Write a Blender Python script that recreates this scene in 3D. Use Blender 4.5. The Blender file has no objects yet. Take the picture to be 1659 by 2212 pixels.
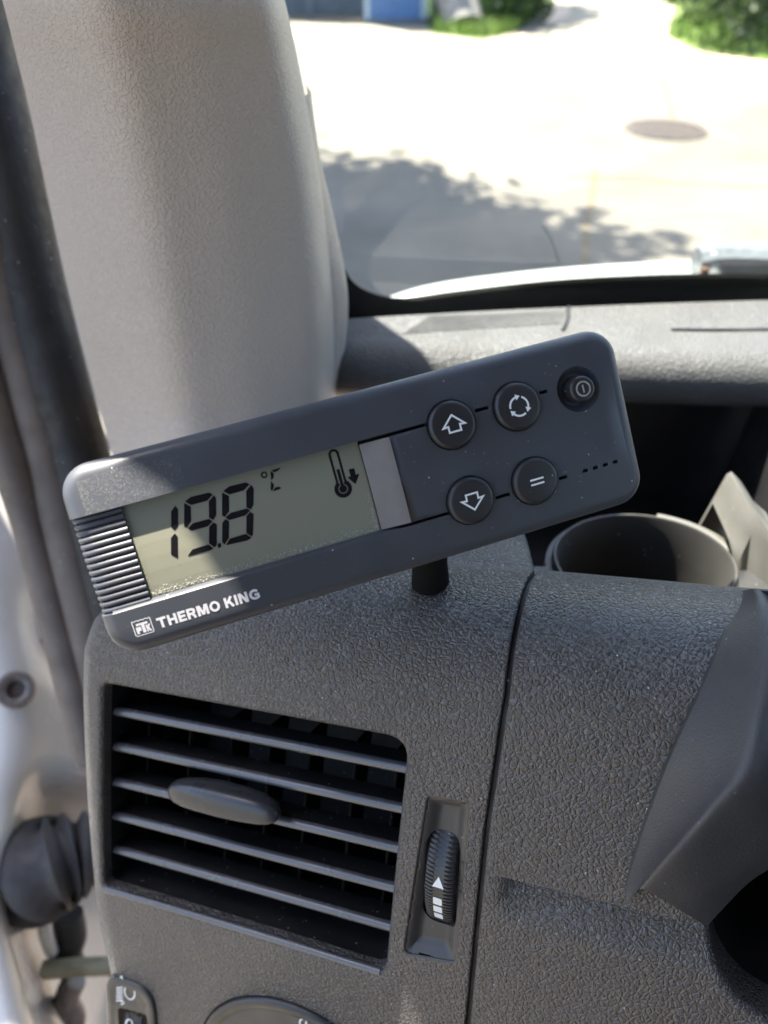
import bpy, bmesh, math, random
import numpy as np
from mathutils import Vector, Matrix
from mathutils.geometry import delaunay_2d_cdt

random.seed(7); rng = np.random.default_rng(7)
SC = bpy.context.scene
COL = SC.collection
R = math.radians
CAMH = 1.7                      # camera height over the road
PITCH = 40.8

# ------------------------------------------------------------------ camera, sky, sun, exposure
cam = bpy.data.cameras.new('camera'); camo = bpy.data.objects.new('camera', cam); COL.objects.link(camo)
camo.location = (0, 0, CAMH); camo.rotation_euler = (R(90 - PITCH), 0, 0)
cam.lens = 26; cam.sensor_width = 36; cam.clip_start = .01; cam.clip_end = 500
cam.dof.use_dof = True; cam.dof.focus_distance = .225; cam.dof.aperture_fstop = 9.5
SC.camera = camo
SUN_AZ, SUN_EL = 42.0, 66.0     # degrees left of straight ahead, degrees above the horizon
sdir = Vector((-math.sin(R(SUN_AZ)) * math.cos(R(SUN_EL)), math.cos(R(SUN_AZ)) * math.cos(R(SUN_EL)), math.sin(R(SUN_EL))))
w = bpy.data.worlds.new('World'); SC.world = w; w.use_nodes = True
nt = w.node_tree; bg = nt.nodes['Background']; sky = nt.nodes.new('ShaderNodeTexSky')
sky.sky_type = 'NISHITA'; sky.sun_disc = False; sky.sun_elevation = R(SUN_EL); sky.sun_rotation = R(-SUN_AZ); sky.dust_density = 2.0
nt.links.new(sky.outputs[0], bg.inputs[0]); bg.inputs[1].default_value = .09
sl = bpy.data.lights.new('sun', 'SUN'); sl.energy = 4.9; sl.angle = R(.5); sl.color = (1, .93, .82)
so = bpy.data.objects.new('sun', sl); COL.objects.link(so); so.rotation_euler = sdir.to_track_quat('Z', 'Y').to_euler(); so.location = (-3, 3, 9)
SC.view_settings.view_transform = 'Standard'; SC.view_settings.look = 'None'
SC.view_settings.exposure = 2.7; SC.view_settings.gamma = 1
SC.render.engine = 'CYCLES'; SC.cycles.use_denoising = True
try: SC.cycles.denoiser = 'OPENIMAGEDENOISE'
except Exception: pass
SC.cycles.max_bounces = 8; SC.cycles.diffuse_bounces = 4; SC.cycles.glossy_bounces = 4
SC.cycles.transparent_max_bounces = 24; SC.cycles.sample_clamp_indirect = 6
SC.cycles.caustics_reflective = False; SC.cycles.caustics_refractive = False

# ------------------------------------------------------------------ sight lines: where a seen point lies on a real surface
FP = 26 / 36 * 2212; CX, CY = 829.5, 1106.0
cr = np.array([1., 0, 0]); cu = np.array([0, math.sin(R(PITCH)), math.cos(R(PITCH))]); cf = np.array([0, math.cos(R(PITCH)), -math.sin(R(PITCH))])
C0 = np.array([0, 0, CAMH])
def ray(x, y): return cf + (x - CX) / FP * cr + (CY - y) / FP * cu
def proj(P):
    q = np.asarray(P) - C0; d = q @ cf
    return CX + FP * (q @ cr) / d, CY - FP * (q @ cu) / d
def at_z(x, y, z):
    r = ray(x, y); return C0 + r * ((z - CAMH) / r[2])
def at_d(x, y, d): return C0 + ray(x, y) * d

# ------------------------------------------------------------------ object helpers
def prop(o, label=None, cat=None, group=None, kind=None):
    if label: o['label'] = label
    if cat: o['category'] = cat
    if group: o['group'] = group
    if kind: o['kind'] = kind
    return o
def thing(name, label, cat, loc=(0, 0, 0), mat=None, group=None):
    o = bpy.data.objects.new(name, None); COL.objects.link(o); o.empty_display_size = .02
    if mat is not None: o.matrix_world = mat
    else: o.location = loc
    ROOTM[o.name] = (mat if mat is not None else Matrix.Translation(Vector(loc)))
    return prop(o, label, cat, group)
ROOTM = {}
class MB:
    def __init__(s): s.v = []; s.f = []
    def add(s, vs, fs):
        k = len(s.v); s.v += [tuple(map(float, p)) for p in vs]; s.f += [tuple(i + k for i in f) for f in fs]; return s
    def box(s, lo, hi, M=None):
        (a, b, c), (d, e, f) = lo, hi
        vs = [(a, b, c), (d, b, c), (d, e, c), (a, e, c), (a, b, f), (d, b, f), (d, e, f), (a, e, f)]
        if M is not None: vs = [tuple(M @ Vector(p)) for p in vs]
        return s.add(vs, [(0, 3, 2, 1), (4, 5, 6, 7), (0, 1, 5, 4), (1, 2, 6, 5), (2, 3, 7, 6), (3, 0, 4, 7)])
    def grid(s, rows, closed=False):
        n = len(rows[0]); vs = [p for r in rows for p in r]; fs = []
        for i in range(len(rows) - 1):
            for j in range(n if closed else n - 1):
                k = (j + 1) % n
                fs.append((i * n + j, i * n + k, (i + 1) * n + k, (i + 1) * n + j))
        return s.add(vs, fs)
    def poly(s, pts): return s.add(pts, [tuple(range(len(pts)))])
    def prism(s, pts, top, bot):                      # outline in x,y between two z
        n = len(pts)
        vs = [(x, y, top) for x, y in pts] + [(x, y, bot) for x, y in pts]
        return s.add(vs, [tuple(range(n)), tuple(range(2 * n - 1, n - 1, -1))] + [(i, i + n, (i + 1) % n + n, (i + 1) % n) for i in range(n)])
    def tube(s, pts, rad, n=12, cap=True, squash=None):
        pts = [np.asarray(p, float) for p in pts]; rad = rad if hasattr(rad, '__len__') else [rad] * len(pts)
        rows = []; t0 = pts[1] - pts[0]; a = np.cross(t0, [0, 0, 1.]);
        if np.linalg.norm(a) < 1e-9: a = np.array([1., 0, 0])
        for i, p in enumerate(pts):
            t = pts[min(i + 1, len(pts) - 1)] - pts[max(i - 1, 0)]; t = t / np.linalg.norm(t)
            a = a - (a @ t) * t; a = a / np.linalg.norm(a); b = np.cross(t, a)
            rows.append([p + rad[i] * (math.cos(2 * math.pi * k / n) * a + math.sin(2 * math.pi * k / n) * b) for k in range(n)])
        k0 = len(s.v); s.grid(rows, True)
        if cap:
            s.f.append(tuple(k0 + k for k in range(n))[::-1]); s.f.append(tuple(k0 + (len(rows) - 1) * n + k for k in range(n)))
        return s
    def lathe(s, prof, n=40, M=None):                 # (radius, z) profile
        rows = [[(r * math.cos(2 * math.pi * k / n), r * math.sin(2 * math.pi * k / n), z) for k in range(n)] for r, z in prof]
        if M is not None: rows = [[tuple(M @ Vector(p)) for p in r] for r in rows]
        k0 = len(s.v); s.grid(rows, True)
        s.f.append(tuple(k0 + (len(rows) - 1) * n + k for k in range(n)))
        return s
    def build(s, name, mat, parent=None, smooth=35, local=False, scale=1.0):
        me = bpy.data.meshes.new(name)
        v = s.v
        if parent is not None and not local:
            Mi = ROOTM[parent.name].inverted(); v = [tuple(Mi @ Vector(p)) for p in v]
        elif scale != 1: v = [(x * scale, y * scale, z * scale) for x, y, z in v]
        me.from_pydata(v, [], s.f); me.validate()
        bm = bmesh.new(); bm.from_mesh(me)
        bmesh.ops.remove_doubles(bm, verts=bm.verts, dist=2e-7)
        bmesh.ops.recalc_face_normals(bm, faces=bm.faces)
        if smooth:
            for f in bm.faces: f.smooth = True
            for e in bm.edges:
                if len(e.link_faces) == 2 and e.calc_face_angle(0) > R(smooth): e.smooth = False
        bm.to_mesh(me); bm.free()
        me.materials.append(mat)
        o = bpy.data.objects.new(name, me); COL.objects.link(o)
        if parent is not None:
            o.parent = parent; ROOTM[o.name] = ROOTM[parent.name]
        else: ROOTM[o.name] = Matrix.Identity(4)
        return o
def copy_obj(o, parent=None, loc=None):
    c = o.copy(); COL.objects.link(c); c.parent = parent
    ROOTM[c.name] = ROOTM.get(o.name, Matrix.Identity(4))
    if loc is not None: c.location = loc
    return c
def catmull(pts, n=8):
    P = [np.asarray(p, float) for p in pts]; P = [2 * P[0] - P[1]] + P + [2 * P[-1] - P[-2]]; out = []
    for i in range(1, len(P) - 2):
        for k in range(n):
            t = k / n; a, b, c, d = P[i - 1:i + 3]
            out.append(.5 * (2 * b + (c - a) * t + (2 * a - 5 * b + 4 * c - d) * t * t + (3 * b - a - 3 * c + d) * t ** 3))
    return out + [P[-2]]
def sstep(x, a=0., b=1.):
    t = np.clip((x - a) / (b - a), 0, 1); return t * t * (3 - 2 * t)
def inside(p, poly):
    x, y = p; c = False; n = len(poly); j = n - 1
    for i in range(n):
        xi, yi = poly[i]; xj, yj = poly[j]
        if (yi > y) != (yj > y) and x < (xj - xi) * (y - yi) / (yj - yi) + xi: c = not c
        j = i
    return c
def area(L): return .5 * sum(L[i][0] * L[(i + 1) % len(L)][1] - L[(i + 1) % len(L)][0] * L[i][1] for i in range(len(L)))
def rounded(pts, r, n=6):                              # round the corners of a polygon
    out = []; m = len(pts); rr = r if hasattr(r, '__len__') else [r] * m
    for i in range(m):
        p = np.array(pts[i], float); a = np.array(pts[i - 1], float) - p; b = np.array(pts[(i + 1) % m], float) - p
        la, lb = np.linalg.norm(a), np.linalg.norm(b); a /= la; b /= lb; q = min(rr[i], la * .49, lb * .49)
        if q < 1e-6: out.append(tuple(p)); continue
        for k in range(n + 1):
            t = k / n; out.append(tuple((1 - t) ** 2 * (p + a * q) + 2 * t * (1 - t) * p + t * t * (p + b * q)))
    return out
def dense(L, step, closed=True):
    out = []; m = len(L)
    for i in range(m if closed else m - 1):
        a = np.array(L[i], float); b = np.array(L[(i + 1) % m], float); k = max(1, int(np.ceil(np.linalg.norm(b - a) / step)))
        out += [tuple(a + (b - a) * j / k) for j in range(k)]
    if not closed: out.append(tuple(L[-1]))
    return out
def offset(L, d):                                      # move a closed outline inward by d
    s = 1 if area(L) > 0 else -1; n = len(L); out = []
    P = [np.array(p, float) for p in L]
    for i in range(n):
        e1 = P[i] - P[i - 1]; e2 = P[(i + 1) % n] - P[i]
        e1 /= np.linalg.norm(e1) + 1e-12; e2 /= np.linalg.norm(e2) + 1e-12
        m = np.array([-(e1 + e2)[1], (e1 + e2)[0]]); l = np.linalg.norm(m)
        m = m / l if l > 1e-9 else np.array([-e1[1], e1[0]])
        c = max(.35, m @ np.array([-e1[1], e1[0]]))
        out.append(tuple(P[i] + s * m * d / c))
    return out
def circle(x, y, r, n=40, ry=None): return [(x + r * math.cos(2 * math.pi * k / n), y + (ry or r) * math.sin(2 * math.pi * k / n)) for k in range(n)]
def fill(outer, holes, pts=(), cons=()):               # triangulate a region with holes; pts are free inner points
    V = []; E = []
    for L in [outer] + list(holes):
        k = len(V); V += [Vector(p) for p in L]; E += [(k + i, k + (i + 1) % len(L)) for i in range(len(L))]
    for L in cons:
        k = len(V); V += [Vector(p) for p in L]; E += [(k + i, k + i + 1) for i in range(len(L) - 1)]
    V += [Vector(p) for p in pts]
    vo, eo, fo, *_ = delaunay_2d_cdt(V, E, [], 0, 1e-6)
    F = []
    for f in fo:
        c = sum((vo[i] for i in f), Vector((0, 0))) / len(f)
        if inside(c, outer) and not any(inside(c, h) for h in holes): F.append(tuple(f))
    return [tuple(p) for p in vo], F

# ------------------------------------------------------------------ materials
def node_mat(name):
    m = bpy.data.materials.new(name); m.use_nodes = True
    return m, m.node_tree, m.node_tree.nodes, m.node_tree.links, m.node_tree.nodes['Principled BSDF']
def N(nodes, t, **k):
    n = nodes.new(t)
    for a, b in k.items():
        if a in n.inputs: n.inputs[a].default_value = b
        else: setattr(n, a, b)
    return n
def ramp(nodes, stops):
    n = nodes.new('ShaderNodeValToRGB'); e = n.color_ramp.elements
    while len(e) < len(stops): e.new(.5)
    for q, (p, c) in zip(e, stops): q.position = p; q.color = c if len(c) == 4 else (*c, 1)
    return n
def g(x): return (x, x, x)
def mat(name, col, rough=.5, metal=0, spec=.5, var=.12, vscale=30, bump=None, bs=1000, bd=.0004, bstr=.5, dust=0, dscale=900, rvar=.1, coat=0, dustcol=(.45, .43, .4)):
    """colour with uneven wear, fine relief (bump = 'leather' | 'pebble' | 'noise' | 'fine'), light dust specks"""
    m, t, n, l, p = node_mat(name)
    tc = n.new('ShaderNodeTexCoord'); v = tc.outputs['Object']
    p.inputs['Metallic'].default_value = metal; p.inputs['Specular IOR Level'].default_value = spec
    p.inputs['Coat Weight'].default_value = coat
    nz = N(n, 'ShaderNodeTexNoise', Scale=vscale, Detail=5); l.new(v, nz.inputs['Vector'])
    rc = ramp(n, [(.3, tuple(c * (1 - var) for c in col)), (.7, tuple(c * (1 + var) for c in col))]); l.new(nz.outputs[0], rc.inputs[0])
    out = rc.outputs[0]
    if dust:
        d1 = N(n, 'ShaderNodeTexVoronoi', Scale=dscale); l.new(v, d1.inputs['Vector'])
        d1.inputs['Randomness'].default_value = 1
        r1 = ramp(n, [(.07, g(1)), (.13, g(0))]); l.new(d1.outputs['Distance'], r1.inputs[0])
        d2 = N(n, 'ShaderNodeTexNoise', Scale=dscale * .45, Detail=2); l.new(v, d2.inputs['Vector'])
        r2 = ramp(n, [(.62 - .12 * dust, g(0)), (.66 - .12 * dust, g(1))]); l.new(d2.outputs[0], r2.inputs[0])
        mu = N(n, 'ShaderNodeMath', operation='MULTIPLY'); l.new(r1.outputs[0], mu.inputs[0]); l.new(r2.outputs[0], mu.inputs[1])
        mx = n.new('ShaderNodeMixRGB'); l.new(mu.outputs[0], mx.inputs[0]); l.new(out, mx.inputs[1]); mx.inputs[2].default_value = (*dustcol, 1)
        out = mx.outputs[0]
    l.new(out, p.inputs['Base Color'])
    rr = ramp(n, [(.3, g(max(0, rough - rvar))), (.7, g(min(1, rough + rvar)))])
    n2 = N(n, 'ShaderNodeTexNoise', Scale=vscale * 2.3, Detail=4); l.new(v, n2.inputs['Vector']); l.new(n2.outputs[0], rr.inputs[0]); l.new(rr.outputs[0], p.inputs['Roughness'])
    if bump:
        if bump == 'leather':
            wz = N(n, 'ShaderNodeTexNoise', Scale=bs * .9, Detail=2); l.new(v, wz.inputs['Vector'])
            vm = N(n, 'ShaderNodeVectorMath', operation='SCALE'); l.new(wz.outputs['Color'], vm.inputs[0]); vm.inputs['Scale'].default_value = .55 / bs
            va = N(n, 'ShaderNodeVectorMath', operation='ADD'); l.new(v, va.inputs[0]); l.new(vm.outputs[0], va.inputs[1])
            vo = N(n, 'ShaderNodeTexVoronoi', feature='DISTANCE_TO_EDGE', Scale=bs); l.new(va.outputs[0], vo.inputs['Vector'])
            r0 = ramp(n, [(0, g(0)), (.1, g(.6)), (.3, g(1))]); l.new(vo.outputs['Distance'], r0.inputs[0])
            vo2 = N(n, 'ShaderNodeTexVoronoi', feature='DISTANCE_TO_EDGE', Scale=bs * 2.1); l.new(va.outputs[0], vo2.inputs['Vector'])
            r02 = ramp(n, [(0, g(.55)), (.14, g(1))]); l.new(vo2.outputs['Distance'], r02.inputs[0])
            mm = N(n, 'ShaderNodeMath', operation='MULTIPLY'); l.new(r0.outputs[0], mm.inputs[0]); l.new(r02.outputs[0], mm.inputs[1])
            big = N(n, 'ShaderNodeTexNoise', Scale=bs * .35, Detail=1); l.new(v, big.inputs['Vector'])
            ad = N(n, 'ShaderNodeMath', operation='ADD'); l.new(mm.outputs[0], ad.inputs[0]); l.new(big.outputs[0], ad.inputs[1]); hs = ad.outputs[0]
        elif bump == 'pebble':
            vo = N(n, 'ShaderNodeTexNoise', Scale=bs, Detail=1.0, Distortion=.6); l.new(v, vo.inputs['Vector'])
            r0 = ramp(n, [(.47, g(0)), (.60, g(1))]); l.new(vo.outputs[0], r0.inputs[0]); hs = r0.outputs[0]
        else:
            vo = N(n, 'ShaderNodeTexNoise', Scale=bs, Detail=3 if bump == 'noise' else 1); l.new(v, vo.inputs['Vector']); hs = vo.outputs[0]
        b = N(n, 'ShaderNodeBump', Strength=bstr, Distance=bd); l.new(hs, b.inputs['Height']); l.new(b.outputs[0], p.inputs['Normal'])
    return m

M_dash = mat('dash_grain', (.045, .041, .039), .33, spec=.9, rvar=.06, var=.1, bump='leather', bs=560, bd=.0005, bstr=.72, dust=.35, dscale=420)
M_dashtop = mat('dash_top_grain', (.07, .07, .072), .55, bump='leather', bs=380, bd=.0006, bstr=.6)
M_cowl = mat('cowl_plastic', (.050, .049, .051), .5, bump='noise', bs=2200, bd=.0003, bstr=.6, dust=.3, dscale=500)
M_smooth = mat('smooth_black_plastic', (.022, .022, .024), .38, bump='fine', bs=3000, bd=.0001, bstr=.15, dust=.2, dscale=600)
M_trough = mat('trough_plastic', (.045, .042, .040), .45, bump='fine', bs=3000, bd=.0001, bstr=.12, dust=.2, dscale=500)
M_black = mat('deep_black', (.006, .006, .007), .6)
M_duct = mat('duct_black', (.006, .006, .007), .6, spec=.3, dust=.5, dscale=500)
M_slat = mat('slat_plastic', (.085, .085, .092), .24, spec=.7, bump='fine', bs=2500, bd=.0001, bstr=.1)
M_pillar = mat('pillar_vinyl', (.43, .375, .33), .40, var=.05, vscale=8, bump='pebble', bs=860, bd=.0006, bstr=.6)
M_seal = mat('rubber_seal', (.016, .014, .013), .6, var=.35, vscale=60, bump='noise', bs=300, bd=.001, bstr=.4, dust=.4, dscale=300)
M_seal2 = mat('dusty_rubber_seal', (.12, .098, .082), .6, var=.25, vscale=40, dust=.4, dscale=300)
M_white = mat('white_paint', (.60, .58, .55), .25, var=.05, vscale=12, coat=.3)
M_dev = mat('controller_plastic', (.052, .056, .066), .40, var=.08, bump='fine', bs=2200, bd=.0001, bstr=.12, dust=.12, dscale=420)
M_devdark = mat('controller_recess', (.006, .006, .007), .5)
M_btn = mat('button_rubber', (.020, .020, .022), .42, bump='fine', bs=2500, bd=.0001, bstr=.15, dust=.2, dscale=500)
M_print = mat('light_grey_print', (.62, .60, .61), .6, var=.06, vscale=900)
M_printw = mat('white_print', (.8, .8, .78), .6, var=.04)
M_printdim = mat('worn_grey_print', (.30, .28, .25), .6, var=.2, vscale=900)
M_lcd = mat('display_grey_green', (.20, .198, .15), .35, var=.05, vscale=12, spec=.35)
M_seg = mat('display_segment', (.006, .005, .007), .4, var=.05, spec=.2)
M_dust = mat('dust_specks', (.5, .48, .42), .9, var=.3, vscale=2000)
M_grey = mat('tray_plastic', (.04, .038, .036), .5, bump='noise', bs=1800, bd=.0002, bstr=.4, dust=.3, dscale=300)
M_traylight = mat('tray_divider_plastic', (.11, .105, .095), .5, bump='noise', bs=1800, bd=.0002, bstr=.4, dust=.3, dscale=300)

# ------------------------------------------------------------------ dashboard surface: a measured curved panel, in mm along (a) and down (b) its face
SV = 125 / 105
DO = C0 + np.array([-0.09111804, 0.14447442, -0.19811595]) * SV
du = np.array([.92786753, -.31777193, .19514826]); dvv = np.array([.01190484, -.49780366, -.86720805])
dn = np.array([-.37271989, -.8069774, .45811283])
BB = np.arange(-140., 260., .5)
ROLL0, ROLLR = -.5, 37.
kap = sstep(-BB, -ROLL0, -ROLL0 + 26) / ROLLR * (BB < 0) + .0007
phi = np.zeros_like(BB); i0 = int(np.argmin(abs(BB - 20)))
phi[:] = -(np.cumsum(kap) * .5); phi -= phi[i0]; phi = np.clip(phi, -.35, 2.05)
Vb = np.cumsum(np.cos(phi)) * .5; Wb = np.cumsum(np.sin(phi)) * .5
Vb += 20 - Vb[i0]; Wb -= Wb[i0]
def base(a, b):
    V_ = np.interp(b, BB, Vb); W_ = np.interp(b, BB, Wb); f_ = np.interp(b, BB, phi)
    return DO + (du * a + dvv * V_ + dn * W_) * .001, dn * math.cos(f_) - dvv * math.sin(f_)
LEDGE = 41.
def a_left(b): return np.interp(b, [-80, -40, -25, -10, 10, 60, 110, 150, 230], [6, -2, -12, -17, -19.5, -23, -26, -24, -18])
SEAM_PX = [(1150, 1160), (1133, 1235), (1115, 1350), (1095, 1500), (1072, 1650), (1050, 1800), (1030, 2000), (1010, 2212)]
def ledge_d(a, b):
    m = sstep(a, seam_a(b) + 4, seam_a(b) + 13)
    t = b - LEDGE
    return -m * 5.2 * (np.clip(t / 1.2, 0, 1) * (1 - sstep(t, 1.2, 17)))
def S(a, b, h=0., rnd=True):
    P, n = base(a, b)
    off = h
    if rnd:
        d = a - a_left(b)
        if d < 16: q = 16 - max(d, 0); off -= 16 - math.sqrt(max(0, 256 - q * q))
    if SEAM_OK and a > seam_a(b): off += ledge_d(a, b)
    return P + n * off * .001
SEAM_OK = False
def ab(x, y, h=0., it=25):
    """panel coordinates (mm) of a point seen at x, y"""
    r = ray(x, y); t = ((DO - C0) @ dn) / (r @ dn); q = C0 + r * t - DO
    a, b = q @ du * 1000, q @ dvv * 1000
    for _ in range(it):
        p0 = np.array(proj(S(a, b, h, False))); pa = np.array(proj(S(a + .2, b, h, False))); pb = np.array(proj(S(a, b + .2, h, False)))
        J = np.array([(pa - p0) / .2, (pb - p0) / .2]).T
        try: d = np.linalg.solve(J, np.array([x, y]) - p0)
        except np.linalg.LinAlgError: break
        s = np.linalg.norm(d)
        if s > 6: d *= 6 / s
        a += d[0]; b += d[1]
        if s < 1e-4: break
    return a, b
_s = [ab(*p) for p in SEAM_PX[2:]]
_sb = [p[1] for p in _s]; _sa = [p[0] for p in _s]
def seam_a(b):
    if b < _sb[0]: return _sa[0] + (b - _sb[0]) * (_sa[1] - _sa[0]) / (_sb[1] - _sb[0]) * .6
    if b > _sb[-1]: return _sa[-1] + (b - _sb[-1]) * (_sa[-1] - _sa[-2]) / (_sb[-1] - _sb[-2])
    return float(np.interp(b, _sb, _sa))
SEAM_OK = True
print('seam', [(round(a), round(b)) for a, b in _s])

dash = thing('dashboard', 'charcoal grained dashboard corner with square air vent below the tilted display unit', 'dashboard', tuple(DO))
def panel(mb, outer, holes, step=2.5, extra=(), cons=()):
    xs = [p[0] for p in outer]; ys = [p[1] for p in outer]; pts = list(extra)
    for i, x in enumerate(np.arange(min(xs), max(xs), step)):
        for y in np.arange(min(ys), max(ys), step):
            q = (x + rng.uniform(-.2, .2) * step, y + rng.uniform(-.2, .2) * step)
            if inside(q, outer) and not any(inside(q, h) for h in holes): pts.append(q)
    vs, fs = fill(outer, holes, pts, cons)
    mb.add([S(a, b) for a, b in vs], fs)
def rim(mb, loop, r, depth, n=5, rnd=True):
    """rounded edge turning from the panel face down into an opening"""
    rows = []
    for k in range(n + 1):
        th = math.pi / 2 * k / n; L = offset(loop, r * math.sin(th))
        rows.append([S(a, b, -r * (1 - math.cos(th)), rnd) for a, b in L])
    L = offset(loop, r); rows.append([S(a, b, -depth, rnd) for a, b in L])
    mb.grid(rows, True)
    return L

# openings of the left panel
VENT = rounded([ab(*p) for p in [(220, 1478), (880, 1600), (830, 2107), (221, 1917)]], [3, 8, 6, 3]); VENT = dense(VENT, 3)
VENT_H = offset(VENT, -2.2)
WHEEL = dense(rounded([ab(*p) for p in [(921, 1716), (1018, 1735), (986, 2084), (868, 2062)]], [2, 2, 2, 4], 3), 3)
HLS = dense(rounded([ab(*p) for p in [(228, 2098), (336, 2132), (362, 2420), (240, 2380)]], [9, 13, 5, 5]), 3)
DIALC = ab(650, 2368); DIALR = 48
DIAL = circle(DIALC[0], DIALC[1], DIALR, 60)
bt, bb_ = ab(1060, 1211)[1], 190.
print('left panel ends at', bt, phi[int(np.argmin(abs(BB - bt)))])
bl = list(np.arange(bt, bb_, 3.))
outer = [(a_left(b), b) for b in bl[::-1]] + [(a, bt) for a in np.linspace(a_left(bt), seam_a(bt) - 1.5, 50)[1:-1]] + [(seam_a(b) - 1.5, b) for b in bl] + [(a, bb_) for a in np.linspace(seam_a(bb_) - 1.5, a_left(bb_), 40)[:-1]]
edge = [(a_left(b) + d, b + .7) for b in bl[1:-1] for d in (.15, .5, 1.1, 2, 3.2, 4.6, 6.4, 8.6, 11)]
mb = MB(); panel(mb, outer, [VENT_H, WHEEL, HLS, DIAL], 2.5, edge)
# the side and seam faces of the left panel turn back into the dash
mb.grid([[S(a_left(b), b, h) for b in bl] for h in (0, -20, -70)])
rs = [(1.5, 0), (1.15, -.12), (.85, -.45), (.75, -.9), (.75, -8)]
mb.grid([[S(seam_a(b) - e, b, h) for b in bl] for e, h in rs])
rim(mb, VENT_H, 2.2, 6)
left = mb.build('left_panel', M_dash, dash, 50)
# right panel, to beyond the picture's edge
bt2 = -96.
HOLE = [ab(*p) for p in [(1512, 1990), (1516, 2040), (1530, 2090), (1572, 2160), (1625, 2205), (1690, 2240)]]
HOLE = HOLE + [(HOLE[-1][0] + 150, HOLE[-1][1] + 10), (HOLE[-1][0] + 150, -6), (HOLE[0][0] + 18, -6), (HOLE[0][0] + 5, 18), (HOLE[0][0] - 2, LEDGE - 5)]
HOLE = dense(rounded(HOLE, 4, 3), 3)
bl2 = list(np.arange(bt2, bb_, 3.)); AR = 430.
outer2 = [(seam_a(b) + 1.5, b) for b in bl2[::-1]] + [(a, bt2) for a in np.linspace(seam_a(bt2) + 1.5, AR, 90)[1:]] + [(AR, b) for b in bl2[1:]] + [(a, bb_) for a in np.linspace(AR, seam_a(bb_) + 1.5, 50)[1:-1]]
mb = MB()
lx = [a for a in np.arange(seam_a(LEDGE) + 5, AR - 2, 2.) if not inside((a, LEDGE), HOLE)]
lx = [a for a in lx if a < min(p[0] for p in HOLE) - 1]
panel(mb, outer2, [HOLE], 2.5, [], [[(a, LEDGE) for a in lx], [(a, LEDGE + 1.2) for a in lx]])
mb.grid([[S(seam_a(b) + e, b, h) for b in bl2] for e, h in rs])
rim(mb, HOLE, 2.5, 14)
right = mb.build('right_panel', M_dash, dash, 40)
# dark backing in the joint between the panels
mb = MB(); mb.grid([[S(seam_a(b) + e, b, h) for b in np.arange(bt, bb_, 3.)] for e, h in ((-3, -5), (-.6, -2.4), (.6, -2.4), (3, -5))])
mb.build('seam_gasket', M_seal, dash)
# instrument binnacle: the dark hollow behind the cowl
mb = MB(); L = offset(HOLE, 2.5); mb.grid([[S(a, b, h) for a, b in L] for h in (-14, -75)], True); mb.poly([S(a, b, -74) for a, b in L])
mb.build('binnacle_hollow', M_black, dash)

# ---- air vent
vent = MB()
Lv = VENT
vent.grid([[S(a, b, h, False) for a, b in offset(Lv, .0 if h > -8 else .6)] for h in (-5.8, -20, -72)], True)
vent.poly([S(a, b, -71.5, False) for a, b in offset(Lv, .5)])
duct = vent.build('air_vent', M_duct, dash, 40)
SLH = -6.5
def vpt(x, y, h): a, b = ab(x, y, h); return a, b
slats = [((232, 1537), (872, 1664)), ((231, 1613), (866, 1752)), ((231, 1690), (856, 1838)), ((231, 1763), (848, 1924)), ((233, 1836), (838, 2008))]
for (p, q) in slats:
    A = np.array(vpt(*p, SLH)); B = np.array(vpt(*q, SLH)); d = (B - A) / np.linalg.norm(B - A)
    A = A - d * .5; B = B + d * 2.0; m = np.array([-d[1], d[0]]); mb = MB(); rows = []
    th = 1.85
    prof = [(-1.0, -11), (-th, -2.2), (-th * .9, -.9), (-th * .45, -.15), (0, 0), (th * .45, -.15), (th * .9, -.9), (th, -2.2), (1.0, -11)]
    for s_ in np.linspace(0, 1, 5):
        c = A + (B - A) * s_
        rows.append([S(*(c + m * o), SLH + h, False) for o, h in prof])
    mb.grid(rows, True); mb.poly(rows[0]); mb.poly(rows[-1][::-1])
    o = mb.build('slat', M_slat, duct, 40); o.data.materials.append(M_duct)
    for f in o.data.polygons:
        if f.area > 1e-4: f.material_index = 1
for k, x in enumerate((322, 412, 503, 586, 672, 772, 862)):
    A = vpt(x, 1500 + (x - 220) * .185, -24); B = vpt(x - 2 - (x - 220) * .075, 1890 + (x - 220) * .30, -24)
    mb = MB(); d = np.array(B) - A; mm = np.array([1., 0])
    mb.grid([[S(*(np.array(A) + d * s_ + mm * o), -24 + h, False) for o, h in ((-.5, -14), (-.5, -.4), (0, 0), (.5, -.4), (.5, -14))] for s_ in np.linspace(0, 1, 4)])
    mb.build('vane', M_duct, duct, 40)
# smooth worn lip along the lower edge of the opening
mb = MB(); La = [vpt(x, y, -1) for x, y in [(227, 1921), (380, 1965), (530, 2010), (680, 2056), (822, 2100)]]
mb.tube([S(a, b, -1.3, False) for a, b in La], 1.5e-3, 10); mb.build('vent_lip', M_slat, duct, 60)
# slider tab on the middle slat
A = np.array(vpt(347, 1722, 3)); B = np.array(vpt(588, 1778, 3)); d = (B - A) / np.linalg.norm(B - A); m = np.array([-d[1], d[0]]); Lt = np.linalg.norm(B - A)
mb = MB(); rows = []
for s_ in [0, .012, .035, .08, .16, .3, .5, .7, .84, .92, .965, .988, 1]:
    e = 1 - abs(2 * s_ - 1) ** 9; e = max(e, .02); bow = 1 - (2 * s_ - 1) ** 2
    hw = (4.3 + 1.5 * bow) * e ** .5; hh = (3.4 + 2.2 * bow) * e ** .35; up = 1.0 * bow
    ring = []
    for k in range(20):
        t = 2 * math.pi * k / 20; cx_ = math.copysign(abs(math.cos(t)) ** .6, math.cos(t)); sy_ = math.copysign(abs(math.sin(t)) ** .6, math.sin(t))
        ring.append(S(*(A + d * Lt * s_ + m * (hw * cx_ - up)), -2.5 + hh * sy_, False))
    rows.append(ring)
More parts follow.
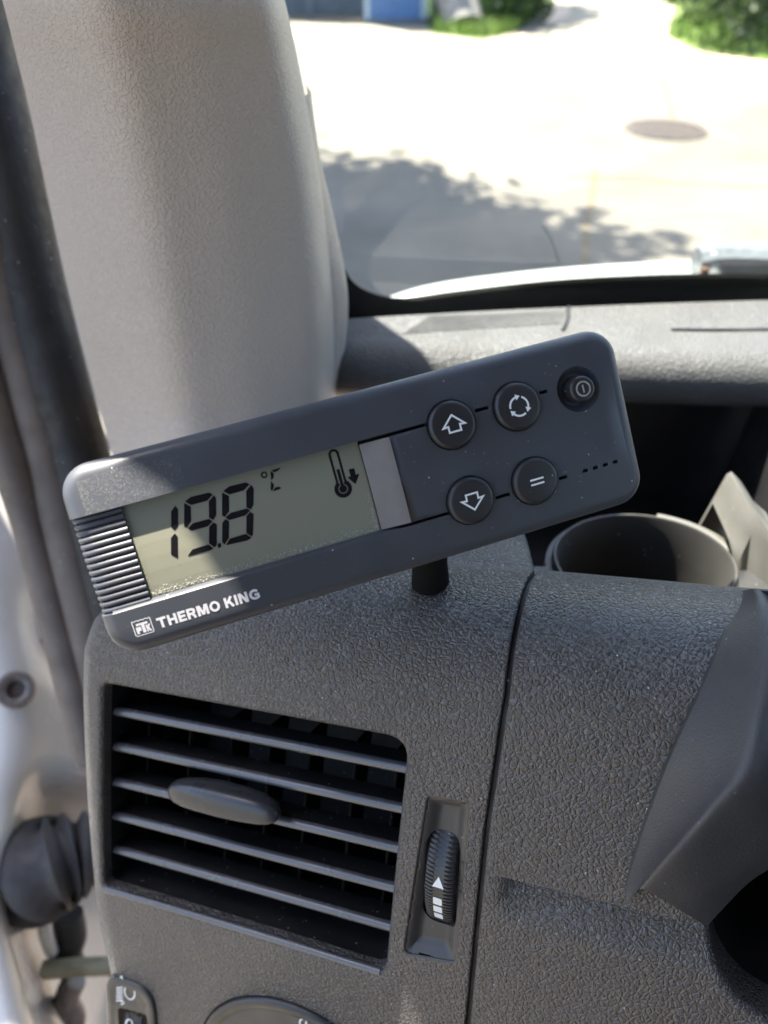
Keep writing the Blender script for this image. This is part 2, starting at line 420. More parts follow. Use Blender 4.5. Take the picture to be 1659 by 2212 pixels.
mb.grid(rows, True); mb.poly(rows[0]); mb.poly(rows[-1][::-1])
mb.build('slider_tab', mat('tab_plastic', (.035, .036, .040), .30, bump='fine', bs=2500, bd=.0001, bstr=.1), duct, 40)

# ---- thumbwheel in its trough
mb = MB(); rim(mb, WHEEL, .7, .75, 3)
W_in = offset(WHEEL, .7)
wc = np.array(ab(950, 1897)); wd = np.array(ab(943, 2010)) - np.array(ab(958, 1780)); wl = np.linalg.norm(wd); wd /= wl; wm = np.array([wd[1], -wd[0]])
def wpt(s_, o): return tuple(wc + wd * s_ + wm * o)
slot = [wpt(x, y) for x, y in rounded([(-15.4, -5.8), (20.6, -6.2), (20.6, 6.2), (-15.4, 5.8)], 5.4, 6)]
def trough_h(a, b):
    dmin = min(math.hypot(a - p[0], b - p[1]) for p in W_in_d)
    return -.75 - 3.0 * float(sstep(dmin, 0, 4.6))
W_in_d = dense(W_in, .8)
pts = [(x, y) for x in np.arange(wc[0] - 18, wc[0] + 18, 1.) for y in np.arange(wc[1] - 45, wc[1] + 45, 1.2) if inside((x, y), W_in) and not inside((x, y), slot)]
vs, fs = fill(W_in, [slot], pts)
hs = [trough_h(a, b) for a, b in vs]
mb.add([S(a, b, h) for (a, b), h in zip(vs, hs)], fs)
mb.grid([[S(a, b, trough_h(a, b)) for a, b in slot], [S(a, b, -9) for a, b in slot]], True)
tr = mb.build('wheel_trough', M_trough, dash, 40)
mb = MB(); RW = 30.; rows = []
nst = 26
def wheel_h(s_): return math.sqrt(max(0, RW * RW - s_ * s_)) - RW
segs = []
for k in range(nst * 6 + 1):
    s_ = -18.4 + 36.8 * k / (nst * 6); gr = (.0, -.1, -.55, -.55, -.1, 0)[k % 6]
    top = 1.6 + wheel_h(s_)
    rows.append([S(*wpt(s_ + 2.6, o), top + dz + gr * q, False) for o, dz, q in ((-5.3, -8, 0), (-5.2, -1.8, .5), (-4.6, -.7, 1), (-3.2, -.1, 1), (-1.9, 0, 1), (-1.75, -.1, 0), (1.75, -.1, 0), (1.9, 0, 1), (3.2, -.1, 1), (4.6, -.7, 1), (5.2, -1.8, .5), (5.3, -8, 0))])
mb.grid(rows)
whl = mb.build('thumbwheel', M_smooth, dash, 30)
def on_wheel(name, pts2):
    mb = MB(); mb.poly([S(*wpt(s_, o), 1.68 + wheel_h(s_ - 2.6), False) for s_, o in pts2]); mb.build(name, M_printw, whl)
on_wheel('arrow_mark', [(-1.6, 0), (2.4, 2.0), (2.4, -2.0)])
for s_ in (6.6, 10.5, 14.4): on_wheel('bar_mark', rounded([(s_, -1.5), (s_ + 3.1, -1.5), (s_ + 3.1, 1.5), (s_, 1.5)], .5, 3))

# ---- headlight range switch (lower left) and light dial
mb = MB(); rim(mb, HLS, .6, 2.2, 3)
H1 = offset(HLS, .75)
rows = []
for ins, h in ((0, -2), (0, .4), (.4, 1.0), (1.0, 1.3), (3.2, 1.3), (4.0, .8)): rows.append([S(a, b, h, False) for a, b in offset(H1, ins)])
mb.grid(rows, True); H2 = offset(H1, 4.0)
hole = [ab(*p, 1) for p in [(253, 2176), (316, 2192), (332, 2330), (262, 2310)]]; hole = rounded(hole, 2.5, 4)
vs, fs = fill(H2, [hole]); mb.add([S(a, b, .8, False) for a, b in vs], fs); mb.grid([[S(a, b, h, False) for a, b in hole] for h in (.8, -5)], True)
hls = mb.build('headlight_range_switch', M_trough, dash, 40)
hc = np.mean([ab(*p, 1) for p in [(253, 2176), (316, 2192), (332, 2330), (262, 2310)]], axis=0)
mb = MB()
for side in (-1, 1):
    rows = []
    for k in range(73):
        y = -13.5 + 27 * k / 72; gr = (0, -.1, -.5, -.1)[k % 4]
        rows.append([S(hc[0] + side * o + (y * .04), hc[1] + y, 1.0 - y * y / 70 + gr + dz, False) for o, dz in ((1.9, -4), (1.9, 0), (3.4, .15), (4.6, -.3), (4.8, -4))])
    mb.grid(rows)
mb.grid([[S(hc[0] + o + y * .04, hc[1] + y, .5 - y * y / 70, False) for o in (-1.9, 1.9)] for y in np.linspace(-13.5, 13.5, 15)])
rw = mb.build('range_wheel', M_smooth, hls, 30)
def strokes(pts_list, mat_, name, parent, h, wdt, closed=False, conv=ab):
    mb = MB()
    for L in pts_list:
        P = [np.array(conv(*p)) for p in L]; n = len(P)
        rows = []
        for i in range(n):
            t = P[(i + 1) % n if closed else min(i + 1, n - 1)] - P[i - 1 if (closed or i) else 0]; t = t / (np.linalg.norm(t) + 1e-9); m = np.array([-t[1], t[0]]) * wdt / 2
            rows.append([S(*(P[i] - m), h, False), S(*(P[i] + m), h, False)])
        if closed: rows.append(rows[0])
        mb.grid(rows)
    return mb.build(name, mat_, parent, 0)
strokes([[(272 + 22 * .5 * (1 - math.cos(t)) * (1.15 if False else 1), 2137 - 15 * math.sin(t) + 6 * (1 - math.cos(t)) * .5) for t in np.linspace(0, 2 * math.pi, 20)[:-1]]], M_printw, 'lamp_symbol', hls, .86, .7, True)
strokes([[(254, 2120 + k * 5.5), (268, 2118 + k * 5.5)] for k in range(8)] + [[(262, 2108), (266, 2106)], [(264, 2166), (270, 2164)], [(266, 2104), (267, 2112)], [(262, 2158), (272, 2162)]], M_printw, 'beam_symbol', hls, .86, .6)
strokes([[(282 + 7 * math.cos(t), 2207 + 9 * math.sin(t)) for t in np.linspace(0, 2 * math.pi, 16)[:-1]]], M_printw, 'zero_mark', hls, 1.0, .7, True)
mb = MB(); rim(mb, DIAL, .6, 2.5, 3); rows = []
for ins, h in ((.8, -2), (.8, .3), (1.2, 1.1), (2.2, 1.6), (3.6, 1.6), (5.4, .9), (6.2, .4)): rows.append([S(a, b, h, False) for a, b in offset(DIAL, ins)])
mb.grid(rows, True)
dial = mb.build('light_switch_dial', M_smooth, dash, 40)
mb = MB(); L = offset(DIAL, 6.2); mb.grid([[S(a, b, .4, False) for a, b in L], [S(DIALC[0] + (a - DIALC[0]) * .55, DIALC[1] + (b - DIALC[1]) * .55, .2, False) for a, b in L]], True)
mb.build('dial_face', M_trough, dial, 40)
mb = MB(); K = circle(*DIALC, 15, 40); mb.grid([[S(a, b, h, False) for a, b in offset(K, i)] for i, h in ((0, 0), (0, 8), (1, 9.5), (2.5, 10))], True); mb.poly([S(a, b, 10, False) for a, b in offset(K, 2.5)]); mb.build('dial_knob', M_smooth, dial, 40)
strokes([[(656 + 7 * math.cos(t), 2206 + 8 * math.sin(t)) for t in np.linspace(0, 2 * math.pi, 16)[:-1]]], M_printw, 'zero_mark', dial, .6, .7, True)

# ---- instrument cowl at the right
def sp(x, y, h): a, b = ab(x, y, h); return S(a, b, h, False)
E_ = [(1592, 1274, -2), (1560, 1370, 0), (1510, 1490, 1), (1455, 1610, 2), (1408, 1730, 2), (1372, 1840, 2), (1352, 1915, 2), (1356, 1945, 1.5)]
E3 = catmull([at_d(x, y, np.dot(sp(x, y, h) - C0, cf)) for x, y, h in E_], 5)
nE = len(E3)
def dep(x, y, h): return float(np.dot(sp(x, y, h) - C0, cf))
# crest (fold) line between the upper face and the face that turns down to the instruments
ridge = catmull([at_d(x, y, d) for x, y, d in [(1640, 1270, .212), (1668, 1330, .200), (1680, 1420, .190), (1672, 1520, .183), (1640, 1645, .180), (1560, 1730, .184), (1460, 1835, .192), (1385, 1915, .203)]], 5)
edge1 = E3
# extend to the right of the picture with a parallel set of lines
far = [p + np.array([.13, -.02, .012]) * (1 - (i / (nE - 1)) ** 1.5) for i, p in enumerate(ridge)]
d0 = [dep(1356, 1945, 1.5)]
inner = catmull([at_d(x, y, d) for x, y, d in [(1900, 1450, .235), (1880, 1560, .232), (1850, 1670, .228), (1790, 1760, .222), (1700, 1850, .216), (1620, 1905, .214), (1560, 1965, .2135), (1527, 2001, .2135)]], 5)
mb = MB(); rows = []
for i in range(nE):
    e, c, q = edge1[i], ridge[i], inner[i]; f_ = far[i]; row = []
    row.append(e + np.array([.004, .012, -.012])); 
    for t in np.linspace(0, 1, 9): row.append(e + (c - e) * t + dn * .004 * math.sin(math.pi * t) * min(1, (nE - i) / 8))
    rows.append(row)
# upper face then lower face, blended with a rounded fold
for i in range(nE):
    e, c, q = edge1[i], ridge[i], inner[i]
    a1 = c + (e - c) * .20; a2 = c + (q - c) * .24
    fold = [(1 - t) ** 2 * a1 + 2 * t * (1 - t) * c + t * t * a2 for t in np.linspace(0, 1, 7)]
    up_ = [e + dn * .0022 * (1 - t) + (a1 - e) * t for t in np.linspace(0, 1, 9)]
    lo_ = [a2 + (q - a2) * t for t in np.linspace(0, 1, 9)]
    e1 = e + dn * .0022; up_[0] = e1 + (c - e) * .02
    rows[i] = [e + np.array([.004, .014, -.014]), e - dn * .001, e + dn * .0014, e1 + (c - e) * .006] + up_[:-1] + fold + lo_[1:] + [q + np.array([.006, .03, -.004])]
mb.grid(rows)
# the hood carries on to the right over the instruments
hx = du * .17
mb.grid([[rows[0][j] + hx * t for j in range(1, len(rows[0]))] for t in np.linspace(0, 1, 6)])
cowl = mb.build('instrument_cowl', M_cowl, dash, 60)

# ---- dash top behind: padded lip, deck, speaker grille, storage tray with cup holder
ZL = CAMH - .198
def lipz(x): return ZL
nose = []                                                # front edge of the lip in plan, from the photo's lip line
xs = np.linspace(-.16, .62, 40)
Yn = lambda x: .368 - .06 * x
Yb = lambda x: .402 + .13 * x - .15 * x * x
rows = []
for x in xs:
    y0 = Yn(x); y1 = Yb(x); rr = .017; row = []
    row.append((x, y0 + .10, ZL - .034)); row.append((x, y0 + .03, ZL - .038)); 
    for k in range(9):
        t = -math.pi / 2 + math.pi * k / 8 * .97
        row.append((x, y0 + rr - rr * math.cos(t), ZL - rr - .004 + (rr + .0) * math.sin(t)))
    for s_ in np.linspace(.05, 1, 9): row.append((x, y0 + rr + (y1 + .004 - y0 - rr) * s_, ZL - .004 + .004 * s_))
    row.append((x, y1 + .008, ZL - .05)); rows.append(row)
mb = MB(); mb.grid(rows); top = mb.build('dash_top', M_dashtop, dash, 60)

# pad closing the top of the left corner, between the vent panel and the deck
mb = MB(); rows = []
for a in np.linspace(a_left(bt) + 3, seam_a(bt) - 1.6, 40):
    p0 = S(a, bt, -.9, False); p00 = S(a, bt, -2.5, False); x1 = p0[0] + .012; p1 = p0 + np.array([.010, .11, -.085])
    row = [p00, p0 + (p1 - p0) * .012]
    for t in np.linspace(.03, 1, 14): row.append(p0 + (p1 - p0) * t + np.array([0, 0, .016 * math.sin(math.pi * t)]))
    rows.append(row)
rows.append([p + np.array([.0012, 0, -.0012]) for p in rows[-1]]); rows.append([p + np.array([.001, 0, -.09]) for p in rows[-1]])
mb.grid(rows); mb.build('corner_pad', M_dash, dash, 60)

# speaker grille sunk in the deck: fine ribs
def deck(x, y): 
    z = ZL
    for _ in range(8):
        p = at_z(x, y, z); q = Yn(p[0]) + .017; z = ZL - .004 + .004 * (p[1] - q) / (Yb(p[0]) + .004 - q)
    return p
gp = [deck(*p) for p in [(868, 722), (1212, 700), (1222, 672), (930, 684)]]
mb = MB(); nrib = 56
for k in range(nrib):
    t0, t1 = k / nrib, (k + .55) / nrib
    A, B, C_, D = [gp[0] + (gp[1] - gp[0]) * t0, gp[0] + (gp[1] - gp[0]) * t1, gp[3] + (gp[2] - gp[3]) * t1, gp[3] + (gp[2] - gp[3]) * t0]
    up_ = np.array([0, 0, .0005])
    mb.add([A, B, C_, D, A + up_, B + up_, C_ + up_, D + up_], [(4, 5, 6, 7), (0, 1, 5, 4), (1, 2, 6, 5), (2, 3, 7, 6), (3, 0, 4, 7)])
prop(mb.build('speaker_grille', M_dashtop, dash, 0), kind='stuff')
for L in ([(1228, 664), (1226, 690), (1216, 715)], [(1450, 713), (1560, 714), (1700, 712)]):
    P = [deck(*p) + np.array([0, 0, .0001]) for p in L]; MB().tube(catmull(P, 5), .0012, 6).build('deck_joint', M_smooth, dash, 60)
# end cap where the deck meets the pillar, and the drop at the back
# storage tray
ZT = CAMH - .236
cc = (at_z(1199, 1191, ZT) + at_z(1590, 1230, ZT)) / 2; crd = np.linalg.norm(at_z(1199, 1191, ZT) - at_z(1590, 1230, ZT)) / 2
print('cup', cc, crd)
x0, x1, y0, y1 = cc[0] - crd - .022, .42, cc[1] - .075, .405
CE = .78
cl_ = circle(cc[0], cc[1], crd, 48, crd * CE)
bk_ = [(cc[0] + (crd + .004) * math.cos(R(t)), cc[1] + (crd + .004) * CE * math.sin(R(t))) for t in range(0, 181, 6)]
vs, fs = fill([(x0, y0), (x1, y0), (x1, cc[1])] + bk_ + [(x0, cc[1])], [cl_])
mb = MB(); mb.add([(x, y, ZT - .004) for x, y in vs], fs)
ZD = ZT - .10; xr = at_d(1575, 1000, .42)[0]
mb.grid([[(x, y, ZT - .004) for x, y in [(x1, cc[1])] + bk_ + [(x0, cc[1])]], [(x, y, ZD) for x, y in [(x1, cc[1])] + bk_ + [(x0, cc[1])]]])
mb.poly([(x0, cc[1] - .02, ZD), (x1, cc[1] - .02, ZD), (x1, .41, ZD), (x0, .41, ZD)])
mb.grid([[(x0, y0, ZT - .004), (x0, cc[1] + .02, ZT - .004), (x0, .41, ZD)], [(x0 - .004, y0, ZT + .03), (x0 - .004, cc[1] + .02, ZT + .02), (x0 - .004, .41, ZL - .03)]])
mb.grid([[(x0, .41, ZD), (x1, .41, ZD)], [(x0, .41, ZL - .02), (x1, .41, ZL - .02)]])
mb.grid([[(xr, cc[1] + .01, ZD), (xr + .035, .40, ZD)], [(xr + .004, cc[1] + .02, ZT + .01), (xr + .04, .40, ZL - .03)]])
tray = mb.build('storage_tray', M_smooth, dash, 30)
mb = MB(); Mc = Matrix.Translation((cc[0], cc[1], ZT)) @ Matrix.Diagonal((1, CE, 1, 1))
mb.lathe([(crd + .0014, -.004), (crd + .0014, -.001), (crd + .0008, .0004), (crd - .0002, .0004), (crd - .001, -.001), (crd - .004, -.02), (crd - .007, -.065)], 56, Mc)
mb.build('cup_holder', M_grey, tray, 40)
# raised divider to the right of the cup: a saddle that climbs to a fin
def dv_(x, y, d): return at_d(x, y, d)
prof = [(1574, 1164, .338), (1580, 1156, .3375), (1592, 1128, .336), (1607, 1097, .334), (1618, 1092, .332), (1640, 1115, .329), (1668, 1160, .324), (1700, 1190, .32)]
T = [dv_(*p) for p in prof]
rows = []
for i, p in enumerate(T):
    bk = p + np.array([.004, .03, -.004]); fr = p + np.array([.002, -.010, -.008]); lo = p + np.array([.004, -.032, -.052 - max(0, p[2] - T[1][2]) * .6]); lo[2] = min(lo[2], ZT - .02)
    rows.append([bk + np.array([0, .01, -.05]), bk, p, fr, lo])
ang = np.linspace(2, 70, 16)
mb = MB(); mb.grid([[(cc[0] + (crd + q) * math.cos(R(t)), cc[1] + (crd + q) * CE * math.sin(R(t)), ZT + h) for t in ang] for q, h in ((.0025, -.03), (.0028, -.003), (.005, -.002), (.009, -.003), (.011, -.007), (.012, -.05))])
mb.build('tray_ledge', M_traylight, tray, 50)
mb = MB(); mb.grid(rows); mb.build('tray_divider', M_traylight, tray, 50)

# ------------------------------------------------------------------ windscreen pillar trim
pil = thing('pillar_trim', 'broad grey grained windscreen pillar cover rising behind the display unit', 'pillar trim', (-.10, .36, 1.48))
VY = [-900, -500, -200, 0, 120, 240, 380, 520, 660, 800, 900, 980, 1060]
PL = np.interp(VY, [-900, -500, -200, 0, 220, 400, 560, 700, 850, 980, 1060], [-330, -150, -50, 5, 60, 98, 132, 165, 204, 243, 266])
PR = np.interp(VY, [-900, -500, -200, 0, 110, 210, 330, 420, 560, 700, 860, 1060], [360, 470, 560, 615, 640, 660, 682, 697, 712, 722, 720, 700])
DP = np.interp(VY, [-900, 0, 900, 1060], [.185, .26, .39, .405])
QS = np.linspace(0, 1, 101); QV = np.cumsum(1.2 - 1.3 * sstep(QS, .24, .46) - .30 * sstep(QS, .55, .72) - 3.2 * sstep(QS, .84, 1.0)); QV = (QV - QV[0]) / (QV.max() - QV[0]); QV = np.clip(QV - QS ** 12 * QV[-1], 0, 1)
rows = []
for y, l, r_, d in zip(VY, PL, PR, DP):
    A = at_d(l, y, d + .012); B = at_d(r_, y, d + .035); row = []
    out = cam_dir = (C0 - (A + B) / 2); out = out / np.linalg.norm(out)
    row.append(A + np.array([.004, .03, 0]))
    for s_ in np.linspace(0, 1, 33):
        q = float(np.interp(s_, QS, QV))
        dent = .010 * math.exp(-((s_ - .62) / .10) ** 2)
        row.append(A + (B - A) * s_ + out * (.044 * q - dent * .0 ))
    row.append(B + np.array([-.006, .03, 0])); rows.append(row)
cols = [catmull([r_[j] for r_ in rows], 6) for j in range(len(rows[0]))]
mb = MB(); mb.grid(cols); mb.build('cover', M_pillar, pil, 60)
FX = [(672, 200), (690, 330), (715, 440), (741, 560), (752, 645), (749, 720), (737, 800), (722, 862), (715, 900)]
fr = [at_d(x, y, np.interp(y, VY, DP) + .050) for x, y in FX]; fr = catmull(fr, 6)
fl = catmull([at_d(np.interp(y, VY, PR) - 25, y, np.interp(y, VY, DP) + .035) for x, y in FX], 6)
mb = MB(); mb.grid([[a + (b - a) * t + np.array([0, -.006 * math.sin(math.pi * t), 0]) for t in np.linspace(0, 1, 8)] + [b + np.array([-.004, .02, 0])] for a, b in zip(fl, fr)])
mb.build('edge_flange', M_pillar, pil, 60)

# ------------------------------------------------------------------ windscreen
GB = np.array([0, .445, ZL - .03]); gx = np.array([1., .05, 0]); gx /= np.linalg.norm(gx); gs = np.array([.0, -.40, .9165]); gn = np.cross(gx, gs); gn /= np.linalg.norm(gn)
def on_glass(x, y):
    r = ray(x, y); t = ((GB - C0) @ gn) / (r @ gn); q = C0 + r * t - GB
    s_ = q @ gs - (q @ gx) * (gx @ gs); return np.array([q @ gx, s_])
def gpt(p, off=0): return GB + gx * p[0] + gs * p[1] + gn * off
M_glass, t, n, l, p = node_mat('windscreen_glass')
tr_ = N(n, 'ShaderNodeBsdfTransparent'); tr_.inputs[0].default_value = (.93, .97, .94, 1); gl = N(n, 'ShaderNodeBsdfGlossy', Roughness=.02); fre = N(n, 'ShaderNodeFresnel', IOR=1.45)
mx = n.new('ShaderNodeMixShader'); mf = N(n, 'ShaderNodeMath', operation='MULTIPLY'); l.new(fre.outputs[0], mf.inputs[0]); mf.inputs[1].default_value = .2
l.new(mf.outputs[0], mx.inputs[0]); l.new(tr_.outputs[0], mx.inputs[1]); l.new(gl.outputs[0], mx.inputs[2]); l.new(mx.outputs[0], n['Material Output'].inputs[0])
gl0, gl1 = on_glass(470, 900), on_glass(330, -100); gl1 = gl0 + (gl1 - gl0) * (.76 - gl0[1]) / (gl1[1] - gl0[1]); gl0 = gl0 + (gl1 - gl0) * (-.08 - gl0[1]) / (gl1[1] - gl0[1])
mb = MB(); gw = [gl0, (1.55, -.08), (1.4, .76), gl1]
mb.grid([[gpt(np.array(a) + (np.array(b) - np.array(a)) * t) for t in np.linspace(0, 1, 3)] for a, b in ((gw[0], gw[1]), (gw[3], gw[2]))])
ws = mb.build('windscreen', M_glass, None, 0)
prop(ws, 'large clear windscreen with a black printed border, seen above the dashboard', 'windscreen')
fb = [on_glass(*p) for p in [(500, -200), (620, 150), (700, 430), (734, 530), (746, 575), (766, 612), (805, 636), (870, 647), (1000, 631), (1200, 609), (1400, 598), (1560, 595), (1700, 596)]]
fb = [tuple(q) for q in catmull([(a, b, 0) for a, b in fb], 6)]; fb = [(a, b) for a, b, _ in fb]
ol = fb + [(1.3, fb[-1][1]), (1.5, -.075), (gl0[0] + .004, -.075), tuple(gl0 + (gl1 - gl0) * .95 + np.array([.004, 0])), tuple(np.array(fb[0]) + np.array([-.002, .3]))]
vs, fs = fill(ol, [])
mb = MB(); mb.add([gpt(v_, -.0015) for v_ in vs], fs); ft = mb.build('black_border', M_black, ws, 0)

# ------------------------------------------------------------------ outside of the van: cowl panel, wiper
M_cowlp = mat('silver_cowl', (.30, .325, .315), .35, metal=.0, var=.1, vscale=30)
lowc = catmull([at_d(x, y, .66) for x, y in [(840, 668), (900, 650), (1000, 636), (1200, 614), (1400, 602), (1560, 600), (1760, 600)]], 5)
upc = catmull([at_d(x, y, .69) for x, y in [(850, 652), (920, 631), (1020, 611), (1200, 590), (1400, 576), (1560, 569), (1760, 566)]], 5)
mb = MB(); rows = []
for a, b in zip(lowc, upc):
    rows.append([a + (b - a) * t + np.array([0, 0, .009 * math.sin(math.pi * t)]) for t in np.linspace(0, 1, 9)] + [b + np.array([0, .02, -.03]), b + np.array([0, .05, -.16])])
mb.grid(rows); prop(mb.build('cowl_panel', M_cowlp, None, 60), 'pale metal strip along the lower outside edge of the windscreen', 'cowl panel')
M_wip = mat('wiper_grey_blue', (.13, .15, .165), .35, metal=.3, var=.2, vscale=60); M_rust = mat('rust', (.09, .045, .025), .8, var=.3, vscale=300)
wp = thing('wiper_arm', 'grey blue windscreen wiper arm with a round pivot at the far right', 'wiper', tuple(at_d(1540, 560, .62)))
pv = at_d(1541, 556, .62)
mb = MB(); Mw = Matrix.Translation(Vector(pv)) @ Matrix.Rotation(R(-25), 4, 'X')
mb.lathe([(.013, -.02), (.013, .002), (.012, .004), (.008, .004), (.007, .001), (.004, .001), (.003, .003)], 28, Mw); mb.build('pivot', M_cowlp, wp, 40)
mb = MB(); P = [at_d(x, y, d) for x, y, d in [(1505, 562, .622), (1560, 553, .615), (1660, 556, .60), (1800, 562, .58)]]
rows = []
for i, p_ in enumerate(catmull(P, 6)):
    rows.append([p_ + np.array(o) for o in ((0, .012, -.012), (0, .011, .004), (0, .006, .009), (0, -.006, .009), (0, -.012, .003), (0, -.012, -.012))])
mb.grid(rows); mb.poly(rows[0][::-1]); mb.poly(rows[-1]); mb.build('arm', M_wip, wp, 30)
mb = MB(); rp = at_d(1522, 584, .612); mb.lathe([(.003, -.01), (.0035, 0), (.003, .002), (.001, .0025)], 12, Matrix.Translation(Vector(rp))); mb.build('rusty_nut', M_rust, wp, 40)

# ------------------------------------------------------------------ door opening at the left: rubber seals, white jamb, cable boot
sealr = lambda pts, d, rad, name, m, lab, n=14: prop(MB().tube(catmull([at_d(x, y, dd) for (x, y), dd in zip(pts, d)], 6), rad, n).build(name, m, None, 60), lab, 'door seal')
dd_ = [.36, .38, .40, .425, .445, .46, .475]
sealr([(-110, -200), (-62, 60), (2, 330), (60, 590), (125, 840), (180, 1030), (300, 1500)], dd_, [.024] * 43 if False else .019, 'inner_door_seal', M_seal, 'dark rubber door seal running down beside the pillar cover')
sealr([(-230, -160), (-160, 120), (-60, 420), (10, 640), (78, 880), (130, 1080), (235, 1500)], dd_, .0165, 'outer_door_seal', M_seal2, 'dusty brown rubber door seal outside the dark one')
sealr([(-330, 0), (-240, 260), (-130, 560), (-40, 800), (28, 1000), (88, 1190), (205, 1640)], dd_, .0125, 'painted_flange', M_seal2, 'thin brown flange strip bordering the white door jamb')
mb = MB()
mb.grid([[at_d(x - 26, y, d + .012), at_d(x + 20, y, d + .02)] for (x, y), d in zip([(-60, 0), (20, 330), (78, 590), (143, 840), (198, 1030), (282, 1330)], [.40, .42, .445, .465, .48, .5])])
prop(mb.build('seal_gap', M_black, None, 60), 'black gap between the door seal and the pillar cover', 'gap')

vb = thing('van_body', 'white painted van body around the open left door', 'van body', (0, 0, .3))
# white jamb: shaped sheet
J = [  # rows down, each: (x, y, depth)
 [(-420, 860, .50), (-250, 860, .50), (-120, 870, .505), (-60, 900, .51), (10, 960, .52), (60, 1040, .53)],
 [(-420, 1100, .50), (-250, 1100, .50), (-110, 1110, .50), (-20, 1140, .51), (60, 1180, .525), (120, 1260, .545)],
 [(-420, 1300, .51), (-250, 1300, .505), (-100, 1300, .50), (0, 1310, .505), (90, 1350, .53), (165, 1440, .56)],
 [(-420, 1480, .52), (-250, 1480, .51), (-90, 1480, .50), (20, 1480, .50), (110, 1500, .52), (230, 1540, .56)],
 [(-420, 1650, .52), (-250, 1640, .51), (-90, 1630, .50), (30, 1620, .50), (120, 1640, .525), (240, 1680, .57)],
 [(-420, 1770, .52), (-250, 1760, .51), (-90, 1750, .495), (20, 1740, .50), (90, 1730, .545), (240, 1740, .60)],
 [(-420, 1950, .52), (-250, 1930, .505), (-90, 1910, .485), (0, 1890, .485), (60, 1880, .56), (240, 1880, .64)],
 [(-420, 2080, .52), (-250, 2060, .50), (-90, 2040, .48), (10, 2020, .48), (62, 2010, .56), (240, 2010, .66)],
 [(-420, 2400, .50), (-250, 2380, .48), (-60, 2330, .465), (75, 2300, .465), (130, 2290, .54), (240, 2290, .68)],
 [(-420, 2700, .48), (-250, 2680, .46), (20, 2640, .45), (140, 2600, .45), (190, 2580, .52), (300, 2580, .68)]]
G = [[at_d(*p) for p in r_] for r_ in J]
G = [catmull(r_, 6) for r_ in G]; G2 = [catmull([r_[j] for r_ in G], 6) for j in range(len(G[0]))]
mb = MB(); mb.grid(G2); jamb = mb.build('door_jamb', M_white, vb, 80)
M_bolt = mat('zinc_bolt', (.20, .18, .17), .5, metal=.5, var=.2, vscale=200)
mb = MB(); bp = at_d(34, 1490, .492); toc = Vector(C0 - bp).normalized(); Mb = Matrix.Translation(Vector(bp)) @ toc.to_track_quat('Z', 'Y').to_matrix().to_4x4()
mb.lathe([(.0125, -.01), (.0125, .001), (.0115, .003), (.009, .0035), (.006, .002), (.0055, -.003)], 28, Mb); mb.build('bolt', M_bolt, jamb, 40)
# the open door: it stands off to the left, hinged on the jamb, and shades the jamb from the sun
dr = thing('open_door', 'white front door of the van swung wide open at the far left', 'door', (-.42, .56, .6))
Md_ = Matrix.Translation((-.40, .50, 0)) @ Matrix.Rotation(R(8), 4, 'Z')
mb = MB(); mb.box((-1.05, 0, .55), (0, .05, 1.66), Md_); mb.build('door_shell', M_white, dr, 30)
mb = MB(); mb.box((-1.0, -.05, .62), (-.04, -.002, 1.60), Md_); mb.build('door_trim', M_pillar, dr, 30)
mb = MB(); [mb.box(a, b, Md_) for a, b in (((-1.05, .005, 1.662), (-.98, .045, 2.2)), ((-.10, .005, 1.662), (0, .045, 2.2)), ((-.978, .005, 2.13), (-.102, .045, 2.2)))]; mb.build('window_frame', M_seal, dr, 30)
mb = MB(); hp = at_d(92, 1352, .528); Mh = Matrix.Translation(Vector(hp)) @ Vector(C0 - hp).normalized().to_track_quat('Z', 'Y').to_matrix().to_4x4() @ Matrix.Rotation(R(20), 4, 'Z') @ Matrix.Diagonal((.55, 1.3, 1, 1))
mb.lathe([(.017, -.01), (.017, .0), (.0155, .0012), (.013, .0), (.0125, -.006), (.001, -.0062)], 28, Mh); mb.build('body_hole', M_seal, jamb, 40)  # dark hole in the jamb, its shaded inside coloured black
# ribbed rubber cable boot
M_boot = mat('boot_rubber', (.035, .034, .036), .7, var=.3, vscale=60)
P = [at_d(x, y, d) for x, y, d in [(56, 1890, .58), (80, 1882, .525), (104, 1872, .51), (126, 1862, .51), (156, 1850, .515), (195, 1842, .52), (245, 1835, .53)]]
P = catmull(P, 10); mb = MB(); rad = [((.034) + .0042 * math.sin(2 * math.pi * k / 9.) - .0002 * k) for k in range(len(P))]
mb.tube(P, rad, 32); prop(mb.build('cable_boot', M_boot, None, 60), 'black ribbed rubber cable boot in the door gap left of the vent', 'cable boot')
